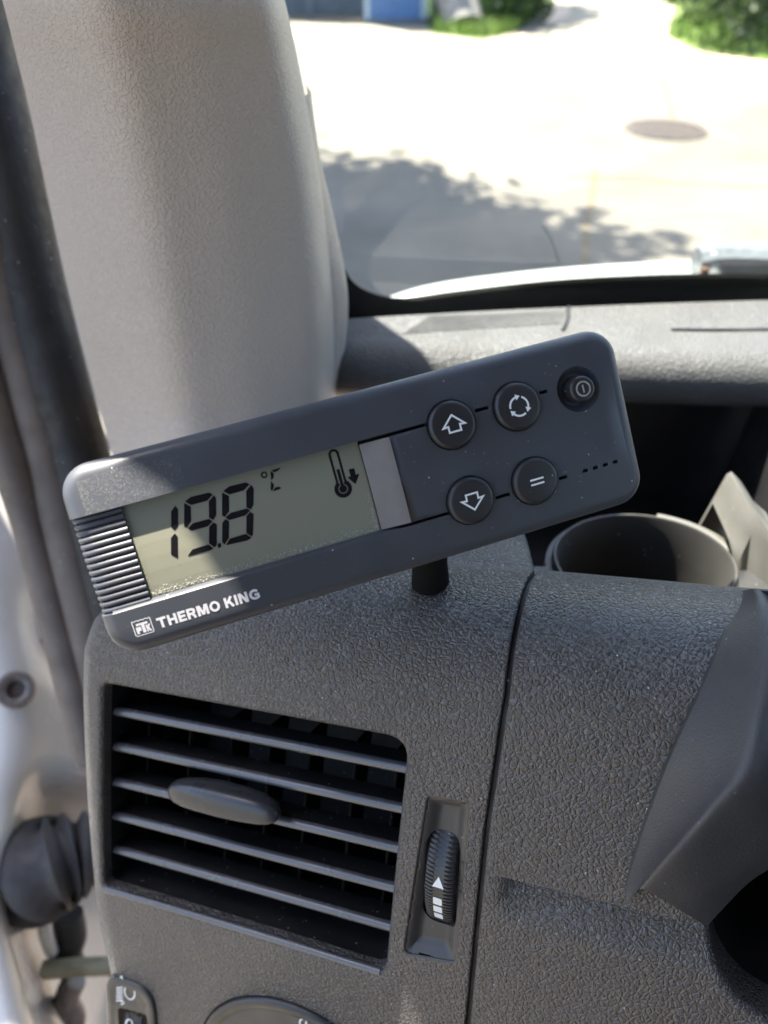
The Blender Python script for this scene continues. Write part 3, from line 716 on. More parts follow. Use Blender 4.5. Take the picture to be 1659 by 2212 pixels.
# door check strap and wires under it
M_strap = mat('greasy_metal', (.34, .32, .22), .45, metal=.3, var=.25, vscale=80)
mb = MB(); P = catmull([at_d(x, y, d) for x, y, d in [(92, 2098, .54), (120, 2096, .54), (170, 2092, .545), (260, 2088, .55)]], 6)
rows = [[p_ + np.array(o) for o in ((0, 0, .006), (0, -.004, .004), (0, -.004, -.006), (0, .004, -.006), (0, .006, .005))] for p_ in P]
mb.grid(rows, True); mb.poly(rows[0]); mb.poly(rows[-1]); prop(mb.build('door_check_strap', M_strap, None, 40), 'greasy yellowish metal check strap across the door gap below the boot', 'check strap')
for i, (pts, rr, m_, nm, lb) in enumerate([
    ([(118, 1960, .55), (125, 2010, .555), (118, 2050, .56), (135, 2090, .57)], .006, M_bolt, 'wire', 'grey wire curling down right below the rubber boot'),
    ([(95, 1985, .53), (100, 2020, .535), (112, 2055, .545)], .005, M_white, 'wire', 'pale wire end hanging left below the rubber boot'),
    ([(150, 1975, .55), (158, 2020, .555), (148, 2060, .56), (160, 2100, .565)], .010, M_boot, 'cable', 'thick dark cable behind the check strap'),
    ([(165, 2120, .55), (150, 2160, .555), (165, 2200, .56), (150, 2260, .57)], .007, M_bolt, 'wire', 'grey wire hanging under the check strap'),
    ([(140, 2130, .56), (128, 2170, .57), (138, 2230, .58)], .005, M_bolt, 'wire', 'thin wire hanging under the check strap, left of the thicker one')]):
    prop(MB().tube(catmull([at_d(*p) for p in pts], 6), rr, 10).build(nm, m_, None, 60), lb, nm)
mb = MB(); mb.grid([[at_d(x, y, .70) for x in (40, 300)] for y in (1700, 2500)]); mb.build('inner_sill', M_seal, vb, 0)

# cab behind and around the viewer (out of view, it shades and lights the dashboard)
M_cab = mat('cab_lining', (.11, .095, .08), .8, var=.08); # unseen slab added in the upper pillar's place, outline cut to shade the dash
A_ = np.array([.74314483, .66913061, 0]); B_ = np.array([.61128123, -.67889658, .40673664]); S_ = np.array(sdir)
PO = [(267, -520), (267, 150), (150, 150), (150, 0), (0, 0), (-30, -140), (40, -167), (63, -169), (63, -175), (60.5, -180), (58.8, -184.6), (52, -192), (45, -199), (15, -222), (-20, -250), (-20, -520)]
mb = MB(); P0 = [C0 + (A_ * a + B_ * b) * .001 + S_ * .285 for a, b in PO]; P1 = [p_ + S_ * .03 for p_ in P0]
vs, fs = fill(PO, []); vv = [C0 + (A_ * a + B_ * b) * .001 for a, b in vs]
mb.add([p_ + S_ * .285 for p_ in vv], fs); mb.add([p_ + S_ * .315 for p_ in vv], [f[::-1] for f in fs]); mb.grid([P0, P1], True)
mb.build('pillar_sun_blocker', M_cab, vb, 30)
M_seat = mat('seat_cloth', (.14, .105, .08), .9, var=.15); M_floor = mat('cab_floor', (.09, .07, .055), .8)
mb = MB(); mb.box((-.34, -1.25, CAMH + .47), (1.5, .14, CAMH + .52)); mb.build('roof', mat('roof_felt', (.18, .16, .14), .9, var=.05), vb, 30)
mb = MB(); mb.box((-.34, -1.3, .55), (1.5, -1.25, CAMH + .5)); mb.build('rear_wall', M_cab, vb, 30)
mb = MB(); mb.box((-.34, -1.25, .52), (1.5, .7, .56)); mb.build('floor', M_floor, vb, 30)
mb = MB(); mb.box((1.46, -1.25, .56), (1.5, .62, CAMH - .1)); mb.build('passenger_door', M_cab, vb, 30)
st = thing('driver_seat', 'brown cloth driver seat facing the dashboard', 'seat', (.15, -.6, .56))
def rbox(lo, hi, r, name, m, par):
    o = MB().box(lo, hi).build(name, m, par, 30); md = o.modifiers.new('b', 'BEVEL'); md.width = r; md.segments = 3; return o
rbox((-.10, -.75, .80), (.42, -.22, .96), .05, 'cushion', M_seat, st); rbox((-.10, -.95, .90), (.42, -.78, 1.62), .05, 'backrest', M_seat, st)
rbox((.0, -.75, .56), (.32, -.3, .80), .02, 'base', M_floor, st)

# ------------------------------------------------------------------ the display unit (millimetres in its own frame)
ex = Vector((.94878401, .29668251, .10857433)).normalized(); ez = Vector((.18800884, -.80642517, .56065241)).normalized(); ey = ez.cross(ex).normalized(); ex = ey.cross(ez)
MD = Matrix(((ex.x, ey.x, ez.x, -0.00260173), (ex.y, ey.y, ez.y, 0.15770175), (ex.z, ey.z, ez.z, CAMH - 0.12687595), (0, 0, 0, 1)))
dev = thing('temperature_display', 'tilted dark grey reefer temperature control unit with lit-left corner showing 19.8', 'control unit', mat=MD)
dev['label'] = 'tilted dark grey temperature control unit whose display reads 19.8 °C'
K = .001
CROWN = 340.
def dbuild(mb, name, m, parent=dev, smooth=35):
    if name != 'rib': mb.v = [(x, y, z - y * y / CROWN) for x, y, z in mb.v]
    return mb.build(name, m, parent, smooth, True, K)
HX, HY, RC, FR = 78.9, 26.2, 8.0, 3.4
NB, NT_ = -13.6, 13.0
lefty = [-17, NB] + list(np.linspace(NB, NT_, 8)[1:-1]) + [NT_, 17]
def ring(d):
    out = []; r = RC - d
    for (cx_, cy_, a0) in ((HX - RC, -HY + RC, -90), (HX - RC, HY - RC, 0), (-HX + RC, HY - RC, 90)):
        out += [(cx_ + r * math.cos(R(a0 + 90 * k / 8)), cy_ + r * math.sin(R(a0 + 90 * k / 8))) for k in range(9)]
    out += [(-HX + d, y) for y in lefty[::-1]]
    cx_, cy_ = -HX + RC, -HY + RC
    out += [(cx_ + r * math.cos(R(180 + 90 * k / 8)), cy_ + r * math.sin(R(180 + 90 * k / 8))) for k in range(9)]
    return out
prof = [(1.5, -21), (0, -19), (0, -8)] + [(FR * (1 - math.cos(R(t))), -FR * (1 - math.sin(R(t)))) for t in np.linspace(0, 90, 9)]
mb = MB(); rings = [[(x, y, z) for x, y in ring(d)] for d, z in prof]
n0 = len(rings[0]); li = [i for i, (x, y) in enumerate(ring(0)) if abs(x + HX) < 1e-6 and NB - .01 <= y <= NT_ + .01]
vs = [p_ for r_ in rings for p_ in r_]; fs = []
for i in range(len(rings) - 1):
    for j in range(n0):
        k = (j + 1) % n0
        if prof[i][1] >= -8.01 and j in li and k in li: continue
        fs.append((i * n0 + j, i * n0 + k, (i + 1) * n0 + k, (i + 1) * n0 + j))
mb.add(vs, fs); mb.poly([(x, y, -21) for x, y in ring(1.5)])
# walls of the notch with the edge profile
XR, XG = 7.5, 18.7
for yy in (NT_, NB):
    mb.poly([(-HX + d, yy, z) for d, z in prof[2:]] + [(-HX + FR, yy, -8)])
inn = ring(FR); ii = [i for i in range(n0) if not (i in li)]
iT = max(li, key=lambda i: ring(0)[i][1]); iB = min(li, key=lambda i: ring(0)[i][1])
outl = [inn[i] for i in range(n0) if i not in li or i in (iT, iB)]
# insert the notch between the two left points
k = [i for i in range(len(outl)) if outl[i] == inn[iT]][0]
GT, GBm = (12.0, 13.0), (-13.6, -12.6)
notch = [(XG, GT[1]), (XG, GT[0]), (XR, GT[0]), (XR, GBm[1]), (XG, GBm[1]), (XG, GBm[0])]
outl = outl[:k + 1] + notch + outl[k + 1:]
BTN = [(25.3, 10.6), (44.9, 10.7), (25.4, -11.3), (45.1, -11.1)]; RB = 6.75
holes = [circle(x, y, RB + .35, 48) for x, y in BTN]
holes[0] = circle(*BTN[0], RB + .35, 48)
POW = (64.1, 10.8); holes.append(circle(*POW, 6.5, 44))
def slotp(xa, xb, y, w_): return rounded([(xa, y - w_), (xb, y - w_), (xb, y + w_), (xa, y + w_)], w_ * .98, 4)
sl_ = [slotp(32.0, 38.2, 12.5, .62), slotp(51.6, 55.4, 12.55, .62), slotp(32.0, 38.4, -12.75, .62), slotp(51.7, 55.5, -12.6, .62)]
sl_ = [[(max(x, 32.6) if i in (0, 2) and x < 34 else x, y) for x, y in L] for i, L in enumerate(sl_)]
dots = [rounded([(x - 1.05, -13.15), (x + 1.05, -13.15), (x + 1.05, -11.85), (x - 1.05, -11.85)], .62, 4) for x in (61.06, 64.25, 67.5, 70.7)]
def okslot(L):
    return [p_ for p_ in L]
# slots 0,2 touch both button holes: shorten so that outlines stay separate
sl_[0] = slotp(32.75, 37.45, 12.5, .62); sl_[2] = slotp(32.75, 37.7, -12.75, .62); sl_[1] = slotp(52.3, 55.4, 12.55, .62); sl_[3] = slotp(52.4, 55.5, -12.6, .62)
allh = holes + sl_ + dots
gpts = [(x, y) for x in np.arange(-70, 76, 4.) for y in np.arange(-21.5, 22, 2.5) if inside((x, y), outl) and not any(inside((x, y), h) for h in allh) and min(math.hypot(x - p_[0], y - p_[1]) for p_ in outl) > 1]
vs, fs = fill(outl, allh, gpts); mb.add([(x, y, 0) for x, y in vs], fs)
for h in holes[:4] + sl_ + dots: mb.grid([[(x, y, 0) for x, y in h], [(x, y, -.25) for x, y in offset(h, .2)], [(x, y, -3.2) for x, y in offset(h, .2)]], True)
# power button bowl
mb.lathe([(6.5, 0), (6.3, -.25), (5.7, -1.6), (5.0, -2.7), (4.6, -3.0)], 44, Matrix.Translation((*POW, 0)))
# top wall, lower lip, ramp, grooves
mb.grid([[(-HX + FR, NT_, 0), (XG, NT_, 0)], [(-HX + FR, NT_, -3), (XG, NT_, -3)]])
xs_ = np.linspace(-HX + FR, XG, 30)
lip = lambda x: .85 * (1 - sstep(x, 0, 9)) + .02
mb.grid([[(x, NB, 0) for x in xs_], [(x, NB + .12, -.14) for x in xs_], [(x, NB + lip(x), -2.0) for x in xs_], [(x, NB + lip(x), -3.4) for x in xs_]])
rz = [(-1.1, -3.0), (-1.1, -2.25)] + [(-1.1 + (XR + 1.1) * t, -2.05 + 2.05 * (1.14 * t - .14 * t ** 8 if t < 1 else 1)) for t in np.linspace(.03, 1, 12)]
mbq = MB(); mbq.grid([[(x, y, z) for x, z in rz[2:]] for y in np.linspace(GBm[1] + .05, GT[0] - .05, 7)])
mb.grid([[(x, GT[0], z) for x, z in rz], [(x, GT[0], -3) for x, z in rz]]); mb.grid([[(x, GBm[1], z) for x, z in rz], [(x, GBm[1], -3) for x, z in rz]])
for y_ in (GT[0], GBm[1]): mb.grid([[(XR, y_, 0), (XG, y_, 0)], [(XR, y_, -3), (XG, y_, -3)]])
dbuild(mb, 'housing', M_dev, smooth=30); dbuild(mbq, 'sloped_ramp', mat('ramp_reflection_tone', (.19, .172, .163), .5, var=.06, vscale=300, dust=.1, dscale=420), smooth=30)  # ramp coloured paler than the housing to stand in for a bright reflection
mb = MB(); mb.poly([(-1.4, -20, -3.1), (72, -20, -3.1), (72, 20, -3.1), (-1.4, 20, -3.1)]); dbuild(mb, 'inner_board', M_devdark)
# ribbed grip at the left end
npitch = 15; pitch = (NT_ - NB) / npitch
path = [(-65.5, -1.9), (-70, -1.9), (-74.6, -1.95), (-76.3, -2.35), (-77.5, -3.3), (-78.05, -4.6), (-78.15, -6.5), (-78.15, -8.6)]
proto = None
mbr = MB(); mbr.tube([(x, 0, z) for x, z in path], .80, 14); r0 = dbuild(mbr, 'rib', M_dev, smooth=60)
ytops = [NB + pitch * (k + .5) for k in range(npitch)]
r0.location = (0, ytops[0] * K, -ytops[0] ** 2 / CROWN * K)
for y in ytops[1:]:
    c = copy_obj(r0, dev, (0, y * K, -y * y / CROWN * K))
mb = MB(); mb.grid([[(x + .35, y, z - .55) for x, z in path] for y in (NB, NT_)]); mb.grid([[(-65.4, y, z) for z in (-2.2, -4)] for y in (NB, NT_)]); dbuild(mb, 'grip_base', M_dev)
# display
mb = MB(); mb.grid([[(x, y, -2.45) for x in np.linspace(-65.6, -1.0, 12)] for y in np.linspace(-13.5, 13.0, 8)])
lcd = dbuild(mb, 'display_glass', M_lcd, smooth=0)
ZS = -2.38
SEG = {
'digit_one': [[(-53.84, 8.1), (-52.4, 9.29), (-51.98, 8.09), (-53.2, 3.9), (-54.43, 3.01), (-55.0, 4.1)], [(-55.91, 1.32), (-54.6, 2.27), (-54.13, 1.2), (-55.73, -4.44), (-57.15, -2.9)]],
'digit_nine': [[(-49.71, 9.67), (-47.9, 10.4), (-43.1, 10.25), (-42.2, 9.5), (-44.12, 8.27), (-48.42, 8.3)], [(-50.0, 9.35), (-48.6, 7.95), (-49.6, 4.2), (-51.19, 2.85), (-51.78, 3.37)], [(-51.0, 2.62), (-49.41, 3.55), (-44.95, 3.5), (-44.3, 2.6), (-45.9, 1.65), (-50.3, 1.7)],
   [(-43.75, 8.05), (-42.0, 9.28), (-41.74, 8.3), (-42.9, 4.0), (-44.0, 2.86), (-44.95, 3.85)], [(-45.6, 1.4), (-44.2, 2.3), (-43.5, 1.5), (-45.0, -3.7), (-45.75, -4.35), (-46.9, -2.8)], [(-53.22, -4.6), (-51.5, -3.15), (-47.1, -3.05), (-46.1, -4.5), (-47.3, -4.75)]],
'decimal_point': [[(-44.75, -3.55), (-43.8, -3.6), (-44.1, -4.75), (-45.05, -4.7)]],
'digit_eight': [[(-39.4, 9.6), (-37.5, 10.4), (-33.0, 10.25), (-32.2, 9.5), (-34.14, 8.3), (-38.1, 8.3)], [(-39.78, 9.35), (-38.3, 7.95), (-39.4, 4.0), (-40.94, 2.8), (-41.49, 3.43)], [(-40.8, 2.6), (-39.19, 3.5), (-34.6, 3.45), (-34.0, 2.6), (-35.7, 1.7), (-40.1, 1.7)],
   [(-33.6, 7.95), (-31.87, 9.28), (-31.5, 8.1), (-32.75, 3.9), (-33.8, 2.85), (-34.75, 3.8)], [(-42.0, 1.5), (-40.94, 2.3), (-40.2, 1.4), (-41.5, -2.95), (-43.1, -4.3), (-43.5, -3.4)], [(-35.4, 1.5), (-34.1, 2.34), (-33.4, 1.5), (-35.0, -3.5), (-35.5, -4.3), (-36.7, -2.93)], [(-42.8, -4.6), (-41.3, -3.15), (-36.9, -3.05), (-35.7, -4.5), (-36.9, -4.95)]],
'letter_c': [[(-25.75, 11.5), (-22.99, 11.62), (-23.9, 10.92), (-25.1, 10.85)], [(-25.95, 11.35), (-25.25, 10.65), (-25.53, 9.5), (-26.4, 8.95)], [(-26.55, 8.75), (-26.0, 7.7), (-26.4, 6.75), (-27.05, 6.15), (-27.25, 6.6)], [(-26.85, 6.0), (-26.0, 6.8), (-24.88, 6.82), (-24.36, 6.2), (-25.3, 6.0)]],
'down_arrow': [[(-5.32, 6.19), (-3.76, 6.1), (-3.83, 4.25), (-2.77, 4.25), (-4.59, 1.73), (-6.25, 4.2), (-5.3, 4.2)]]}
for nm, polys in SEG.items():
    mb = MB()
    for q in polys: mb.poly([(x, y, ZS) for x, y in rounded(q, .16, 2)])
    dbuild(mb, nm, M_seg, lcd, 0)
def annulus(mb, x, y, r0_, r1_, z, n=32, a0=0, a1=360):
    A = [R(a0 + (a1 - a0) * k / n) for k in range(n + 1)]
    mb.grid([[(x + r * math.cos(t), y + r * math.sin(t), z) for t in A] for r in (r0_, r1_)])
mb = MB(); annulus(mb, -27.79, 10.87, .5, .88, ZS, 24); dbuild(mb, 'degree_sign', M_seg, lcd, 0)
mb = MB(); tx, yb_, yt_ = -8.2, 1.45, 11.2
annulus(mb, tx, yt_, .82, 1.45, ZS, 16, 0, 180)
mb.poly([(tx - 1.45, yt_, ZS), (tx - .82, yt_, ZS), (tx - .82, yb_ + 1.6, ZS), (tx - 1.45, yb_ + 1.9, ZS)]); mb.poly([(tx + 1.45, yt_, ZS), (tx + .82, yt_, ZS), (tx + .82, yb_ + 1.6, ZS), (tx + 1.45, yb_ + 1.9, ZS)])
annulus(mb, tx, yb_, 1.33, 2.45, ZS, 36, 60 + 53 - 0, 360 + 67); mb.poly([(tx + math.cos(R(t)) * 1.08, yb_ + math.sin(R(t)) * 1.08, ZS) for t in range(0, 360, 15)])
mb.poly([(tx - .42, yb_ + .8, ZS + .002), (tx + .42, yb_ + .8, ZS + .002), (tx + .42, yt_ - 4.2, ZS + .002), (tx - .42, yt_ - 4.2, ZS + .002)])
for sg in (-1, 1): mb.poly([(tx + sg * .98, yb_ + .95, ZS + .002), (tx + sg * .82, yb_ + 2.4, ZS + .002), (tx + sg * 1.45, yb_ + 2.4, ZS + .002), (tx + sg * 1.6, yb_ + 1.6, ZS + .002)])
dbuild(mb, 'thermometer_icon', M_seg, lcd, 0)
# buttons
def dome(r, h, e):
    return [(r, -2.6), (r, h - e)] + [(r - e * (1 - math.cos(R(t))), h - e + e * math.sin(R(t)) * (1 - .0)) for t in np.linspace(10, 90, 8)] + [(r * .45, h + .18), (r * .2, h + .24), (.05, h + .25)]
def stroke2(mb, L, wdt, z, closed=True):
    P = [np.array(p_, float) for p_ in L]; n_ = len(P); rows = []
    for i in range(n_):
        a = P[i] - P[i - 1] if closed or i else P[1] - P[0]; b = P[(i + 1) % n_] - P[i] if closed or i < n_ - 1 else a
        a = a / np.linalg.norm(a); b = b / np.linalg.norm(b); na = np.array([-a[1], a[0]]); m_ = na + np.array([-b[1], b[0]]); m_ /= np.linalg.norm(m_); m_ = m_ / max(.35, m_ @ na) * wdt / 2
        rows.append([(*(P[i] - m_), z), (*(P[i] + m_), z)])
    if closed: rows.append(rows[0])
    mb.grid(rows)
BH = 1.9; ZB = BH + .32
arrow = [(0, 2.75), (-3.15, -.45), (-1.7, -.35), (-1.7, -2.1), (1.7, -2.1), (1.7, -.35), (3.15, -.45)]
labs = ['up arrow button', 'circling arrows button', 'down arrow button', 'equals button']
for i, (x, y) in enumerate(BTN):
    mb = MB(); mb.lathe(dome(RB, BH, 1.3), 48, Matrix.Translation((x, y, 0))); b_ = dbuild(mb, 'button', M_btn, smooth=40); b_['label'] = 'round black ' + labs[i]
    mb = MB()
    if i in (0, 2):
        s_ = 1 if i == 0 else -1; stroke2(mb, [(x + px + .1, y + s_ * py * .95 + .1) for px, py in (arrow if s_ > 0 else arrow[::-1])], .5, ZB)
        nm = 'arrow_symbol'
    elif i == 1:
        for a0 in (62, 182, 302):
            A = [R(a0 - 84 * k / 12) for k in range(13)]; stroke2(mb, [(x + 2.65 * math.cos(t), y + 2.65 * math.sin(t)) for t in A], .55, ZB, False)
            t = R(a0 - 84 - 3); c_ = np.array([x + 2.65 * math.cos(t), y + 2.65 * math.sin(t)]); tg = np.array([math.sin(t), -math.cos(t)]); nn_ = np.array([math.cos(t), math.sin(t)])
            mb.poly([(*(c_ + tg * 1.1), ZB), (*(c_ + nn_ * .85 - tg * .25), ZB), (*(c_ - nn_ * .85 - tg * .25), ZB)])
        nm = 'cycle_symbol'
    else:
        for dy in (.68, -.68): mb.poly([(px, py, ZB) for px, py in rounded([(x - 2.05, y + dy - .26), (x + 2.05, y + dy - .26), (x + 2.05, y + dy + .26), (x - 2.05, y + dy + .26)], .2, 3)])
        nm = 'equals_symbol'
    dbuild(mb, nm, M_printw, b_, 0)
mb = MB(); mb.lathe([(3.75, -3), (3.75, 1.9)] + [(3.75 - .9 * (1 - math.cos(R(t))), 1.9 + .9 * math.sin(R(t))) for t in np.linspace(15, 90, 6)] + [(1.5, 2.86), (.05, 2.88)], 40, Matrix.Translation((POW[0] + .1, POW[1] - .1, 0))); pb = dbuild(mb, 'power_button', M_btn, smooth=40)
mb = MB(); annulus(mb, POW[0] + .1, POW[1] - .1, 1.75, 2.25, 2.91, 32); px, py = POW[0] + .1, POW[1] - .1; mb.poly([(px - .22, py - 1.1, 2.92), (px + .22, py - 1.1, 2.92), (px + .22, py + 1.1, 2.92), (px - .22, py + 1.1, 2.92)]); dbuild(mb, 'power_symbol', M_printdim, pb, 0)
# printed name and emblem
def text_mesh(txt, x0, x1, y0, h, z, name, m, off=.03):
    cv = bpy.data.curves.new(name, 'FONT'); cv.body = txt; cv.size = 1; cv.offset = off; cv.resolution_u = 3; cv.space_character = 1.10
    o = bpy.data.objects.new(name, cv); COL.objects.link(o); dg = bpy.context.evaluated_depsgraph_get(); me = o.evaluated_get(dg).to_mesh()
    V = np.array([v_.co[:] for v_ in me.vertices]); F = [tuple(p_.vertices) for p_ in me.polygons]; o.evaluated_get(dg).to_mesh_clear(); bpy.data.objects.remove(o); bpy.data.curves.remove(cv)
    mn, mxx = V.min(0), V.max(0)
    mb = MB(); mb.add([(x0 + (q[0] - mn[0]) / (mxx[0] - mn[0]) * (x1 - x0), y0 + (q[1] - mn[1]) / (mxx[1] - mn[1]) * h, z) for q in V], F)
    return dbuild(mb, name, m, dev, 0)
GL = {'T': (.80, [[(0, .88), (.80, .88)], [(.40, .78), (.40, 0)]]), 'H': (.82, [[(.13, 0), (.13, 1)], [(.69, 0), (.69, 1)], [(.24, .5), (.58, .5)]]),
 'E': (.68, [[(.13, 0), (.13, 1)], [(.24, .88), (.68, .88)], [(.24, .5), (.64, .5)], [(.24, .12), (.68, .12)]]),
 'R': (.80, [[(.13, 0), (.13, 1)], [(.24, .88), (.50, .88), (.64, .80), (.66, .68), (.62, .54), (.50, .47), (.24, .47)], [(.46, .42), (.60, .25), (.67, 0)]]),
 'M': (1.02, [[(.13, 0), (.13, 1)], [(.89, 0), (.89, 1)], [(.22, .98), (.51, .06)], [(.80, .98), (.51, .06)]]),
 'O': (.92, None), 'K': (.80, [[(.13, 0), (.13, 1)], [(.24, .40), (.68, 1)], [(.40, .60), (.72, 0)]]), 'I': (.26, [[(.13, 0), (.13, 1)]]),
 'N': (.84, [[(.13, 0), (.13, 1)], [(.71, 0), (.71, 1)], [(.17, .96), (.67, .04)]]), 'G': (.90, [[(.78 - .0, .74), (.66, .85), (.46, .89), (.25, .80), (.13, .62), (.13, .38), (.25, .20), (.46, .11), (.66, .14), (.78, .2), (.78, .44)], [(.48, .46), (.88, .46)]])}
def word(txt, x0, x1, y0, h):
    mb = MB(); tot = sum(GL[c][0] for c in txt) + .10 * (len(txt) - 1); sx = (x1 - x0) / tot; cx_ = x0; zz = .03
    for c in txt:
        w_, st_ = GL[c]
        if c == 'O': st_ = [[(.46 + .34 * math.cos(t), .5 + .39 * math.sin(t)) for t in np.linspace(0, 2 * math.pi, 25)[:-1]]]
        for L in st_: stroke2(mb, [(cx_ + px * sx, y0 + py * h) for px, py in L], .70 if c != 'O' else .68, zz, c == 'O'); zz += .0015
        cx_ += (w_ + .10) * sx
    dbuild(mb, 'lettering', M_print, dev, 0)
word('THERMO', -65.6, -48.75, -20.95, 2.95); word('KING', -47.5, -37.9, -20.95, 2.95)
mb = MB(); ex0, ex1, ey0, ey1 = -71.75, -67.0, -21.3, -17.1; z = .03
stroke2(mb, [(ex0, ey1), (ex0, ey0 + .3), (ex0 + .3, ey0), (ex1 - .3, ey0), (ex1, ey0 + .3), (ex1, ey1)], .22, z, False)
stroke2(mb, [(ex0 + (ex1 - ex0) * k / 16, ey1 - .1 + .22 * abs(math.cos(math.pi * k / 4)) - .1) for k in range(17)], .22, z, False)
mb.poly([(-70.9, -18.55, z), (-67.9, -18.55, z), (-67.9, -17.95, z), (-70.9, -17.95, z)])
mb.poly([(-69.65, -20.8, z + .004), (-68.85, -20.8, z + .004), (-68.85, -18.5, z + .004), (-69.65, -18.5, z + .004)])
mb.poly([(-71.2, -20.8, z), (-70.55, -20.8, z), (-70.55, -20.1, z), (-69.9, -20.1, z), (-69.9, -18.9, z), (-71.2, -18.9, z)])
mb.poly([(-68.6, -20.8, z), (-68.2, -20.8, z), (-68.2, -20.1, z), (-67.9, -20.8, z), (-67.3, -20.8, z), (-67.85, -19.75, z), (-67.35, -18.8, z), (-67.95, -18.8, z), (-68.2, -19.4, z), (-68.2, -18.8, z), (-68.6, -18.8, z)])
dbuild(mb, 'emblem', M_print, dev, 0)
# dust gathered along the display's lower and right edges, and lint on the face
mb = MB()
def speck(x, y, z, s_):
    a = rng.uniform(0, 6.28, 3); p = [(x + s_ * math.cos(t), y + s_ * math.sin(t), z + rng.uniform(0, .08)) for t in a]; mb.add(p + [(x, y, z + s_ * .8)], [(0, 1, 3), (1, 2, 3), (2, 0, 3)])
for _ in range(1500): speck(rng.uniform(-65, -1.5), NB + 1.2 + abs(rng.normal(0, .8)), -2.44, rng.uniform(.06, .19))
for _ in range(420): speck(-1.3 - abs(rng.normal(0, .9)), -12.3 + abs(rng.normal(0, 6)), -2.44, rng.uniform(.05, .16))
for _ in range(200): speck(-65.2 + abs(rng.normal(0, .5)), rng.uniform(-13, 10), -2.44, rng.uniform(.03, .1))
for _ in range(60): speck(rng.uniform(-64, -2), rng.uniform(-12, 12), -2.44, rng.uniform(.03, .08))
for _ in range(190):
    x, y = rng.uniform(-73, 73), rng.choice([rng.uniform(14.5, 21.5), rng.uniform(-21.5, -14.5), rng.uniform(-12, 12)])
    if -66 < y and (y > 14 or y < -14 or x > 9) and not any(inside((x, y), h) for h in allh): speck(x, y, .005, rng.uniform(.03, .09))
for _ in range(3200):
    x, y = -74 + 26 * rng.random() ** 1.3, rng.uniform(13.2, 22); speck(x, y, .004, rng.uniform(.03, .085))  # extra specks added to pale the upper left corner where sun falls
for _ in range(900):
    y = rng.uniform(22.1, 25.2); q = y - 22.1; speck(rng.uniform(-70, -50), y, -(FR - math.sqrt(max(0, FR * FR - q * q))) + .004, rng.uniform(.03, .08))  # specks added along the top edge to whiten its sun highlight
for _ in range(45):
    x, y = rng.uniform(8, 73), rng.uniform(-20, 21)
    if any(inside((x, y), h) for h in allh): continue
    t = rng.uniform(0, 6.28); Ln = rng.uniform(.3, .9); q = [(x + Ln * k * math.cos(t + .5 * k) / 2, y + Ln * k * math.sin(t + .5 * k) / 2, .03) for k in range(3)]; mb.tube(q, .025, 3)
prop(dbuild(mb, 'dust', M_dust, dev, 0), kind='stuff')

# mount holding the unit on the dash
M_stalk = mat('matt_black_rubber', (.008, .008, .008), .95, spec=.1)
mt = thing('unit_mount', 'short black stalk that holds the display unit above the dash', 'mount', tuple(sp(930, 1262, 0)))
pA = np.array(MD @ Vector((.018, -.012, -.021))); pB = sp(930, 1262, -1)
mb = MB(); mb.tube([pB, pB + (pA - pB) * .3, pB + (pA - pB) * .8, pA], [.0065, .0058, .0058, .007], 24); mb.build('stalk', M_stalk, mt, 50)
mb = MB(); nn_ = Vector(base(*ab(930, 1262))[1]); mb.lathe([(.007, -.002), (.007, .0002), (.0068, .0005), (.006, .0008)], 32, Matrix.Translation(Vector(pB)) @ nn_.to_track_quat('Z', 'Y').to_matrix().to_4x4()); mb.build('foot', M_stalk, mt, 40)

# ------------------------------------------------------------------ outdoors
M_conc, t, n, l, p = node_mat('pale_concrete')
tc = n.new('ShaderNodeTexCoord'); nz = N(n, 'ShaderNodeTexNoise', Scale=.9, Detail=10, Roughness=.65); l.new(tc.outputs['Object'], nz.inputs['Vector'])
rc = ramp(n, [(.3, (.085, .078, .064)), (.7, (.145, .132, .108))]); l.new(nz.outputs[0], rc.inputs[0]); l.new(rc.outputs[0], p.inputs['Base Color']); p.inputs['Roughness'].default_value = .9
nb = N(n, 'ShaderNodeTexNoise', Scale=60, Detail=4); l.new(tc.outputs['Object'], nb.inputs['Vector']); bmp = N(n, 'ShaderNodeBump', Strength=.3, Distance=.01); l.new(nb.outputs[0], bmp.inputs['Height']); l.new(bmp.outputs[0], p.inputs['Normal'])
M_soil = mat('dry_soil', (.40, .32, .24), .95, var=.25, vscale=3); M_grassg = mat('lawn', (.10, .15, .035), .95, var=.35, vscale=4); M_blade = mat('grass_blades', (.16, .24, .05), .7, var=.35, vscale=3)
M_path = mat('pale_path', (.24, .215, .165), .95, var=.15, vscale=2)
M_crack = mat('crack_filler', (.13, .095, .05), .9, var=.3, vscale=5); M_iron = mat('rusty_iron', (.07, .056, .05), .7, metal=.3, var=.3, vscale=8)
M_blue = mat('blue_plastic', (.05, .13, .30), .5, var=.1, vscale=3); M_fence = mat('dark_mesh_steel', (.10, .13, .17), .6, var=.2, vscale=6); M_bark = mat('pale_bark', (.20, .19, .18), .9, var=.3, vscale=9, bump='noise', bs=25, bd=.02, bstr=.6)
def sheet(name, pts, z, m, kind='structure'):
    return prop(MB().poly([(x, y, z) for x, y in pts]).build(name, m, None, 0), kind=kind)
sheet('ground', [(-150, -150), (150, -150), (150, 150), (-150, 150)], -.02, M_soil)
gp_ = lambda x, y: tuple(at_z(x, y, 0)[:2])
EDGE = [(-60, 13.4), gp_(500, 84), gp_(640, 84), gp_(830, 86), gp_(1000, 95), gp_(1075, 96), gp_(1130, 80), (3.0, 12.3), (3.9, 12.0), gp_(1420, 70), gp_(1480, 108), gp_(1570, 128), gp_(1659, 150), (9, 9.6), (60, 5)]
